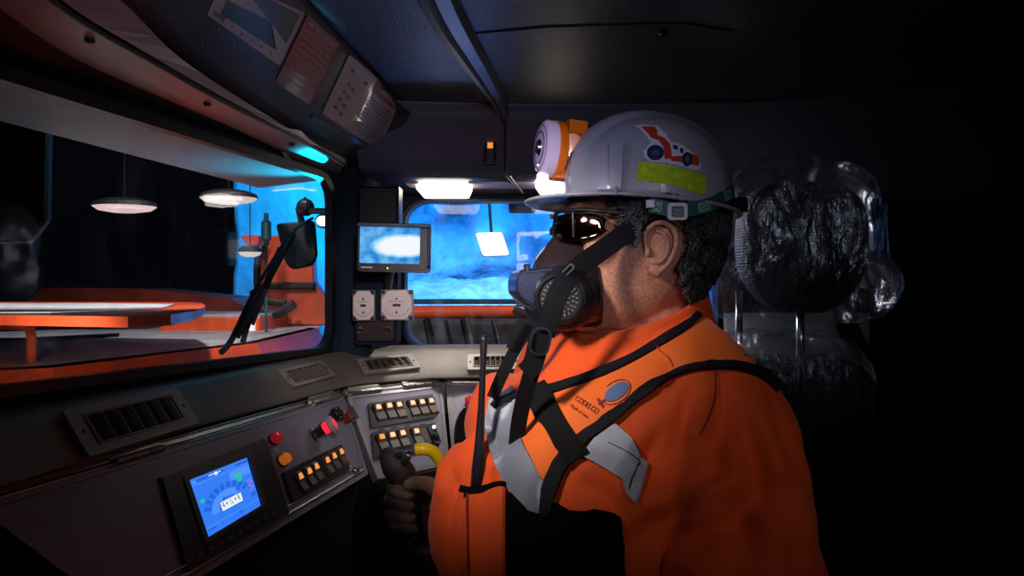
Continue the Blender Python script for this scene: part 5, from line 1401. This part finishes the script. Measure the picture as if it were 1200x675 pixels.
# green elastic strap with buckle
sp = [P(762, 240, .822), P(775, 243, .818), P(792, 246, .815), P(815, 244, .822), P(834, 239, .838), P(850, 230, .862), P(860, 223, .885)]
sps = smooth_path(sp, 4)
bm = B(); band(bm, sps, .0175, .0015, lambda i: zz); gs = obj('elastic_strap', bm, M['green'], hat, label='green elastic strap with pale print')
def on_strap(t, w_, hgt):
    i = min(int(t*(len(sps)-1)), len(sps)-2); fr = t*(len(sps)-1)-i; c = sps[i].lerp(sps[i+1], fr); d = (sps[i+1]-sps[i]).normalized()
    f = F(c, d, -zz)
    if f.n.dot(CAM-c) < 0: f.n = -f.n
    return f
for tt, txt in ((.12, 'W'), (.58, '∀SW'), (.86, '∀SW')):
    f = on_strap(tt, 0, 0); w2 = .010 if txt == 'W' else .021
    bm = B(); box(bm, f, 0, 0, w2, .0115, .0010, .0014); gp_ = obj('strap_print', bm, M['paleg'], gs)
    # the maker's letters are upside down on the strap
    base = 'MSA' if len(txt) > 1 else 'M'
    vs, fs = text_polys(base, .012); wm = max(x for x, y in vs)
    bm = B(); nv = [bm.verts.new(f.pt(-(x-wm/2)*(w2*.86/wm), (y-.0042), .0018)) for x, y in vs]
    for q in fs:
        try: bm.faces.new([nv[i] for i in q])
        except ValueError: pass
    obj('strap_letters', bm, M['green'], gs)
f = F(P(793.5, 248, .812), (1, .05, 0), (0, .0, -1)); k = .812/FP
bm = B(); slab(bm, f, [rrect(0, 0, 23*k, 20*k, .004), rrect(0, .0005, 15*k, 13*k, .002)], -.002, .003); bu = obj('buckle', bm, mat('pale_plastic', (.55, .55, .66), .35), hat, label='pale plastic buckle')
bm = B(); box(bm, f, 0, .0005, 15*k, 13*k, -.001, .0005); obj('buckle_face', bm, navy, bu)
bm = B()
for dy in (-.003, .002): add_hull(bm, [f.pt(-.005, dy-.0005, .0006), f.pt(0, dy+.0015, .0006), f.pt(.005, dy-.0005, .0006), f.pt(.005, dy+.0007, .0006), f.pt(0, dy+.0027, .0006), f.pt(-.005, dy+.0007, .0006)], [f.pt(-.005, dy-.0005, .001), f.pt(0, dy+.0015, .001), f.pt(.005, dy-.0005, .001), f.pt(.005, dy+.0007, .001), f.pt(0, dy+.0027, .001), f.pt(-.005, dy+.0007, .001)])
obj('buckle_chevron', bm, M['paleg'], bu)
f = F(P(762, 239, .818), (1, 0, 0), (0, 0, -1)); bm = B(); box(bm, f, 0, 0, .010, .010, -.002, .003, .001); obj('strap_clip', bm, mat('pale_plastic2', (.55, .55, .66), .35), hat)
f = F(P(866, 240, .885), (1, .3, 0), (0, 0, -1)); bm = B(); box(bm, f, 0, 0, .020, .018, -.008, .008, .003); obj('cord_clip', bm, M['black'], hat)
f = facing(823, 160, 1.02); bm = B(); box(bm, F(K(-.072, -.045, .097), hx, -hz), 0, 0, .025, .022, -.01, .014, .003); obj('rear_bracket', bm, M['black'], hat)

# ================================================================== CAP LAMP
t = thing('cap_lamp', 'orange cap lamp with clear violet tinted lens on the front of the hard hat', 'lamp', P(676, 200, .93))
la = (h_+V((0, -.16, .06))).normalized(); lc = P(650, 175, .93)
lat, lup = la.cross(zz).normalized(), None; lup = lat.cross(la)
def Lp(d, s_, u_): return lc+la*d+lat*s_+lup*u_
def lring(d, rx, ru): return [Lp(d, rx*math.cos(2*PI*i/36), ru*math.sin(2*PI*i/36)) for i in range(36)]
bm = B(); loft(bm, [lring(-.012, .026, .030), lring(-.008, .034, .038), lring(.002, .035, .039), lring(.004, .034, .038)]); obj('bezel', bm, M['lamporange'], t, smooth=False)
bm = B(); loft(bm, [lring(.004, .034, .038), lring(.016, .034, .038), lring(.021, .028, .032), lring(.022, .012, .014)]); ln_ = obj('lens', bm, M['lamplens'], t, label='clear violet tinted lens'); autosmooth(ln_, 40)
for rr_ in (.80, .58):
    bm = B(); tube(bm, lring(.0205 if rr_ > .7 else .0222, .034*rr_, .038*rr_), .0012, 6, closed=True); obj('lens_ring', bm, mat('violet_ring', (.18, .12, .30), .3), ln_)
bm = B(); loft(bm, [lring(.0225, .010, .012), lring(.026, .007, .008)]); obj('bulb_cover', bm, M['chrome'], ln_)
bm = B(); loft(bm, [lring(-.036, .014, .016), lring(-.030, .022, .022), lring(-.012, .026, .026)]); hs = obj('rear_housing', bm, M['lamporange'], t); autosmooth(hs, 40)
bm = B(); lathe(bm, Lp(-.022, -.0, .002), -V((0, 1, 0)), [(0, .019), (.028, .019), (.032, .015)], 24); obj('side_knob', bm, M['lamporange'], t)
bm = B(); box(bm, F(Lp(-.026, 0, .030), la, -lup), 0, 0, .026, .018, -.018, .012, .002); obj('top_lug', bm, M['lamporange'], t)
bm = B(); box(bm, F(Lp(-.012, 0, -.033), la, -lup), 0, 0, .024, .014, -.010, .020, .002); obj('bottom_lug', bm, M['lamporange'], t)
bm = B(); box(bm, F(Lp(.015, 0, -.040), la, -lup), 0, 0, .012, .010, -.006, .010, .002); obj('glowing_catch', bm, M['glow_white'], t)  # glows white by its material, though it is no lamp
bm = B(); ball(bm, P(631, 193, .925), .0022, 6); obj('indicator_light', bm, M['glow_white'], t)
bm = B(); tube(bm, [Lp(-.03, -.015, -.016), Lp(-.030, -.02, -.028), Lp(-.018, -.022, -.034)], .0025, 8); obj('wire', bm, M['chrome'], t)
bm = B(); a_ = [Lp(-.034, s1, u1) for s1, u1 in ((-.012, .006), (.012, .006), (.012, -.022), (-.012, -.022))]; b_ = [K(.098, s1, u1) for s1, u1 in ((-.012, .064), (.012, .064), (.012, .036), (-.012, .036))]
add_hull(bm, a_, b_); obj('bracket', bm, M['black'], t)
bm = B(); box(bm, F(K(.104, 0, .040), l_, -hz), 0, 0, .034, .036, -.014, .010, .003); obj('bracket_plate', bm, M['black'], t)

# ================================================================== SAFETY GLASSES
t = thing('safety_glasses', 'dark framed wraparound safety glasses with bronze mirrored lenses on the face', 'glasses', H(.10, 0, .01))
def gx(s): return .121-.052*abs(s)**2.2
for s0 in (1, -1):
    bm = B(); rings = []
    for i in range(15):
        s = .10+.90*i/14; hgt = .017*min(1, (1.05-s)*5)**.5; zc = .019-.002*s
        y = s0*.073*s; x = gx(s)
        rings.append([H(x-.003*((k/6*2-1)**2), y, zc+hgt*(k/6*2-1)*(.85+.15*math.sin(s*PI))-(.003 if k < 3 else 0)*math.sin(s*PI)) for k in range(7)])
    loft(bm, rings, caps=False, closed=False); bmesh.ops.solidify(bm, geom=bm.faces[:], thickness=.0016)
    obj('lens', bm, M['lensgold'], t, smooth=True, label='bronze mirrored lens')
    bm = B(); tube(bm, smooth_path([H(gx(.05), s0*.004, .034), H(gx(.4)+.002, s0*.03, .0385), H(gx(.75)+.001, s0*.055, .038), H(gx(1)+.002, s0*.074, .034), H(.03, s0*.079, .030), H(-.01, s0*.080, .022)], 5), .0027, 8); obj('frame', bm, M['black'], t, smooth=True)
    bm = B(); tube(bm, smooth_path([H(gx(.62)+.001, s0*.0455, .036), H(gx(.63)+.0015, s0*.0465, .02), H(gx(.62), s0*.0455, .004)], 3), .0012, 6); obj('lens_bridge', bm, M['black'], t)
bm = B(); tube(bm, smooth_path([H(gx(.08), -.008, .012), H(.122, 0, .018), H(gx(.08), .008, .012)], 3), .003, 8); obj('nose_bridge', bm, M['black'], t)

# ================================================================== RESPIRATOR
t = thing('respirator', 'black and navy half mask respirator with a round grilled filter over the nose and mouth', 'respirator', H(.13, 0, -.06))
bm = B(); loft(bm, [sring(H, xf, .052, hw, z, 28, .8, .25) for z, xf, hw in ((.016, .112, .010), (.010, .119, .018), (-.004, .130, .030), (-.020, .143, .040), (-.036, .150, .050), (-.060, .150, .054), (-.085, .134, .050), (-.104, .112, .040), (-.112, .10, .030))]); fp = obj('facepiece', bm, M['respbrown'], t, smooth=True, label='brown black shiny facepiece'); autosmooth(fp, 60)
bm = B(); f = F(P(640, 345, .862), h_*-1, (0, 0, -1)); 
if f.n.dot(CAM-f.o) < 0: f.n = -f.n
q = [local(f, *p) for p in ((605, 326), (610, 316), (650, 312), (676, 326), (680, 370), (660, 386), (644, 381), (632, 366), (612, 352), (605, 342))]
prism(bm, f, round_poly(q, .006, 4), -.085, 0, .005); ns = obj('front_housing', bm, M['respnavy'], t, label='navy front housing'); autosmooth(ns, 40)
bm = B(); q2_ = grow([tuple(V(p)) for p in q][:4], 1); cx = sum(p[0] for p in q)/len(q); cy = sum(p[1] for p in q)/len(q)
q3 = [(cx+(p[0]-cx)*.93, cy+(p[1]-cy)*.93) for p in q]; q4 = [(cx+(p[0]-cx)*.87, cy+(p[1]-cy)*.87) for p in q]
slab(bm, f, [round_poly(q3, .006, 4), round_poly(q4, .006, 4)], -.001, .0025); obj('housing_ridge', bm, M['respnavy'], t)
bm = B(); box(bm, f, *local(f, 618, 314), .007, .010, -.010, .001, .002); obj('catch', bm, M['black'], t)
for s in (1, -1):
    ax = (l_*s*.92+h_*.38).normalized(); cc_ = H(.112, s*.038, -.074)
    bm = B(); lathe(bm, cc_, ax, [(h0, r0*1.1) for h0, r0 in [(-.01, .026), (.0, .0375), (.008, .0385), (.012, .0365), (.014, .0375), (.018, .0350), (.020, .0358), (.024, .0325), (.026, .0332), (.030, .0295), (.034, .0285), (.036, .0255), (.0335, .024), (.032, .0235)]], 40)
    ct = obj('filter_cartridge', bm, M['respblack'], t); autosmooth(ct, 28)
    bm = B(); lathe(bm, cc_, ax, [(.031, .026), (.0325, .026), (.0335, .012), (.034, .001)], 32); obj('filter_face', bm, M['blackm'], ct)
    a_, b_ = basis(ax); bm = B()
    for rr, nn_ in ((.006, 6), (.0115, 12), (.017, 18), (.0215, 24)):
        for i in range(nn_):
            an = 2*PI*i/nn_+rr*50; p = cc_+ax*.034+(a_*math.cos(an)+b_*math.sin(an))*rr; tg = (a_*-math.sin(an)+b_*math.cos(an)); rd = (a_*math.cos(an)+b_*math.sin(an))
            g_ = F(p, rd, tg); g_.n = ax; box(bm, g_, 0, 0, .0030, .0011, -.002, .0012)
    obj('grille', bm, mat('grille_grey', (.22, .25, .30), .4), ct)
# head straps
def W(pts): return [P(*p) for p in pts]
sA_ = W([(772, 243, .862), (752, 258, .850), (728, 277, .842), (700, 297, .832), (678, 313, .815), (663, 329, .795), (652, 350, .788), (645, 372, .790), (638, 392, .795)])
def side_of(pts):
    def f(i):
        d = (pts[min(i+1, len(pts)-1)]-pts[max(i-1, 0)]).normalized(); v = (pts[i]-CAM).normalized(); return d.cross(v)
    return f
def strap(name, pts, wd, parent=t, th=.0022, k=5, label=None):
    q = smooth_path(pts, k); bm = B(); band(bm, q, wd, th, side_of(q)); return obj(name, bm, M['webbing'], parent, label=label)
strap('head_strap', sA_, .025)
strap('strap_tail', W([(640, 388, .792), (632, 405, .792), (625, 430, .80), (616, 460, .815), (609, 490, .83), (605, 521, .845)]), .0195)
strap('strap_tail', W([(633, 392, .787), (625, 425, .792), (615, 437, .797)]), .024)
strap('head_strap', W([(640, 360, .90), (626, 372, .89), (612, 395, .885), (598, 420, .885), (586, 445, .89), (577, 466, .895)]), .0155)
strap('strap_tail', W([(612, 374, .875), (604, 388, .873), (597, 408, .876)]), .009)
k = .785/FP
bm = B(); cbk = P(633, 400, .785); q = F(cbk, (1, .0, -.25), (-.25, 0, -1)); q.n = V((0, -1, 0)); slab(bm, q, [rrect(0, 0, 25*k, 34*k, .010), rrect(0, 0, 19*k, 28*k, .008)], -.0015, .0015); obj('buckle', bm, M['respblack'], t)
bm = B(); slab(bm, F(P(662, 320, .800), (.7, 0, -.7), (-.7, 0, -.7)), [rrect(0, 0, 8*k, 28*k, .003), rrect(0, 0, 4*k, 23*k, .001)], -.002, .002); obj('strap_loop', bm, M['respblack'], t)
# strap on to the back of the head
strap('head_strap', W([(765, 249, .858), (790, 262, .868), (815, 275, .89), (836, 284, .925), (846, 290, .97)]), .014)

# ================================================================== SEATS
t = thing('operator_seat', 'black operator seat mostly lost in shadow behind the person', 'seat', T(-.12, 0, -1.07))
bm = B(); f = F(T(-.235, 0, -.42), Ll, -zz); 
loft(bm, [[T(-.25-.02*math.cos(u_*3)-d, l, z) for d, l in ((0, -.22), (0, .22), (.07, .20), (.09, 0), (.07, -.20))] for u_, z in ((0, -.72), (.3, -.60), (.6, -.56), (.8, -.50))]); obj('backrest', bm, M['blackm'], t)
bm = B(); box(bm, F(T(.06, 0, -.75), Ff, Ll), 0, 0, .50, .46, -.05, .05, .02); obj('cushion', bm, M['blackm'], t)
bm = B(); loft(bm, [[T(.02+a*.12, b*.12, z) for a, b in ((-1, -1), (1, -1), (1, 1), (-1, 1))] for z in (-1.07, -.80)]); obj('pedestal', bm, M['blackm'], t)

t = thing('spare_seat', 'spare seat with black mesh headrest under crumpled clear plastic behind the operator', 'seat', P(930, 900, 1.35))
M['seatmesh'] = mat('black_seat_mesh', (.012, .013, .020), .6)
# woven dots
nt = M['seatmesh'].node_tree; N = nt.nodes.new; L = nt.links.new; vo = N('ShaderNodeTexVoronoi'); vo.inputs['Scale'].default_value = 180; vo.inputs['Randomness'].default_value = .15
bp = N('ShaderNodeBump'); bp.inputs['Strength'].default_value = 1; bp.inputs['Distance'].default_value = .003; tc = N('ShaderNodeTexCoord'); L(tc.outputs['Object'], vo.inputs['Vector']); L(vo.outputs['Distance'], bp.inputs['Height']); L(bp.outputs[0], nt.nodes['Principled BSDF'].inputs['Normal'])
Yh = 1.32; kh = Yh/FP; hc = P(938, 290, Yh)
def superell(c, rx, ry, rz, e1=.55, e2=.5, nu=32, nv=20, fn=None):
    rings = []
    for j in range(1, nv):
        ph = -PI/2+PI*j/nv; cz_, sz_ = math.cos(ph)**e1, math.copysign(abs(math.sin(ph))**e1, math.sin(ph)); r_ = []
        for i in range(nu):
            a = 2*PI*i/nu; ca, sa = math.copysign(abs(math.cos(a))**e2, math.cos(a)), math.copysign(abs(math.sin(a))**e2, math.sin(a))
            p = V((rx*cz_*ca, ry*cz_*sa, rz*sz_)); p = fn(p) if fn else p; r_.append(c+p)
        rings.append(r_)
    return rings
def hrf(p):
    p = p.copy(); p.x += .02*(p.z/.11)*-1 if False else 0
    if p.z < -.03: p.x *= 1-.25*((-p.z-.03)/.09)
    return p
bm = B(); loft(bm, superell(hc, 74*kh, .055, 76*kh, .6, .6, 40, 24, hrf)); obj('headrest', bm, M['seatmesh'], t, smooth=True)
for px in (866, 938):
    bm = B(); tube(bm, [P(px, 340, Yh+.01), P(px, 480, Yh+.01)], .0085 if px > 900 else .007, 14); obj('headrest_post', bm, M['chrome'], t, smooth=True)
bm = B(); loft(bm, superell(P(925, 560, Yh+.06), .18, .06, .25, .45, .5, 40, 24)); obj('backrest', bm, M['seatmesh'], t, smooth=True)
bm = B(); box(bm, F((P(925, 560, Yh).x, Yh-.02, .62), (1, 0, 0), (0, -1, 0)), 0, 0, .40, .40, -.05, .06, .02); obj('cushion', bm, M['blackm'], t)
bm = B(); box(bm, F((P(925, 560, Yh).x, Yh, .40), (1, 0, 0), (0, -1, 0)), 0, 0, .20, .20, -.22, .17, .01); obj('pedestal', bm, M['blackm'], t)
M['wrap'] = thin_glass('clear_wrap', (.95, .96, .98), .26, .27, bump=1, bscale=22, stretch=(1.8, 1, .5), dirt_or_glint=.16, dscale=9, dcol=(.6, .6, .65))  # pale streaks in the colour stand in for crinkle highlights
def ridged(p, s):
    a = noise.noise(V((p.x*s, p.y*s, p.z*s*.45))); return 1-abs(a)*2
def wrapf(p):
    q = p.copy()
    if q.z < -.02:
        k_ = (-q.z-.02)/.15; q.x = q.x*(1+.55*k_)+(.03*k_ if q.x > 0 else -.02*k_)
    q.y *= 1.1
    d = ridged(q+V((1, 2, 3)), 16)*.012+ridged(q+V((5, 2, 1)), 38)*.005
    return q+q.normalized()*d
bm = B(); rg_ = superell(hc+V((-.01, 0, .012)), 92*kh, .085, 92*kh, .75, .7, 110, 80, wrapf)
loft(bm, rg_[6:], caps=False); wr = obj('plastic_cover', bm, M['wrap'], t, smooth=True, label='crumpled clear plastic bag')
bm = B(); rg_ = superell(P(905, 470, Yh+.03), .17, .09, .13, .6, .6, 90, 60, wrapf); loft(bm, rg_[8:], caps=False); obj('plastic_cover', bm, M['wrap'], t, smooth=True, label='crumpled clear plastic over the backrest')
# seat belt hanging beside the spare seat
bm = B(); q = smooth_path(W([(985, 345, 1.5), (1000, 400, 1.5), (1030, 450, 1.5), (1020, 560, 1.5), (1030, 700, 1.5)]), 4); band(bm, q, .045, .003, side_of(q)); obj('seat_belt', bm, M['webbing'], None, 'dark belt hanging beside the spare seat', 'belt')
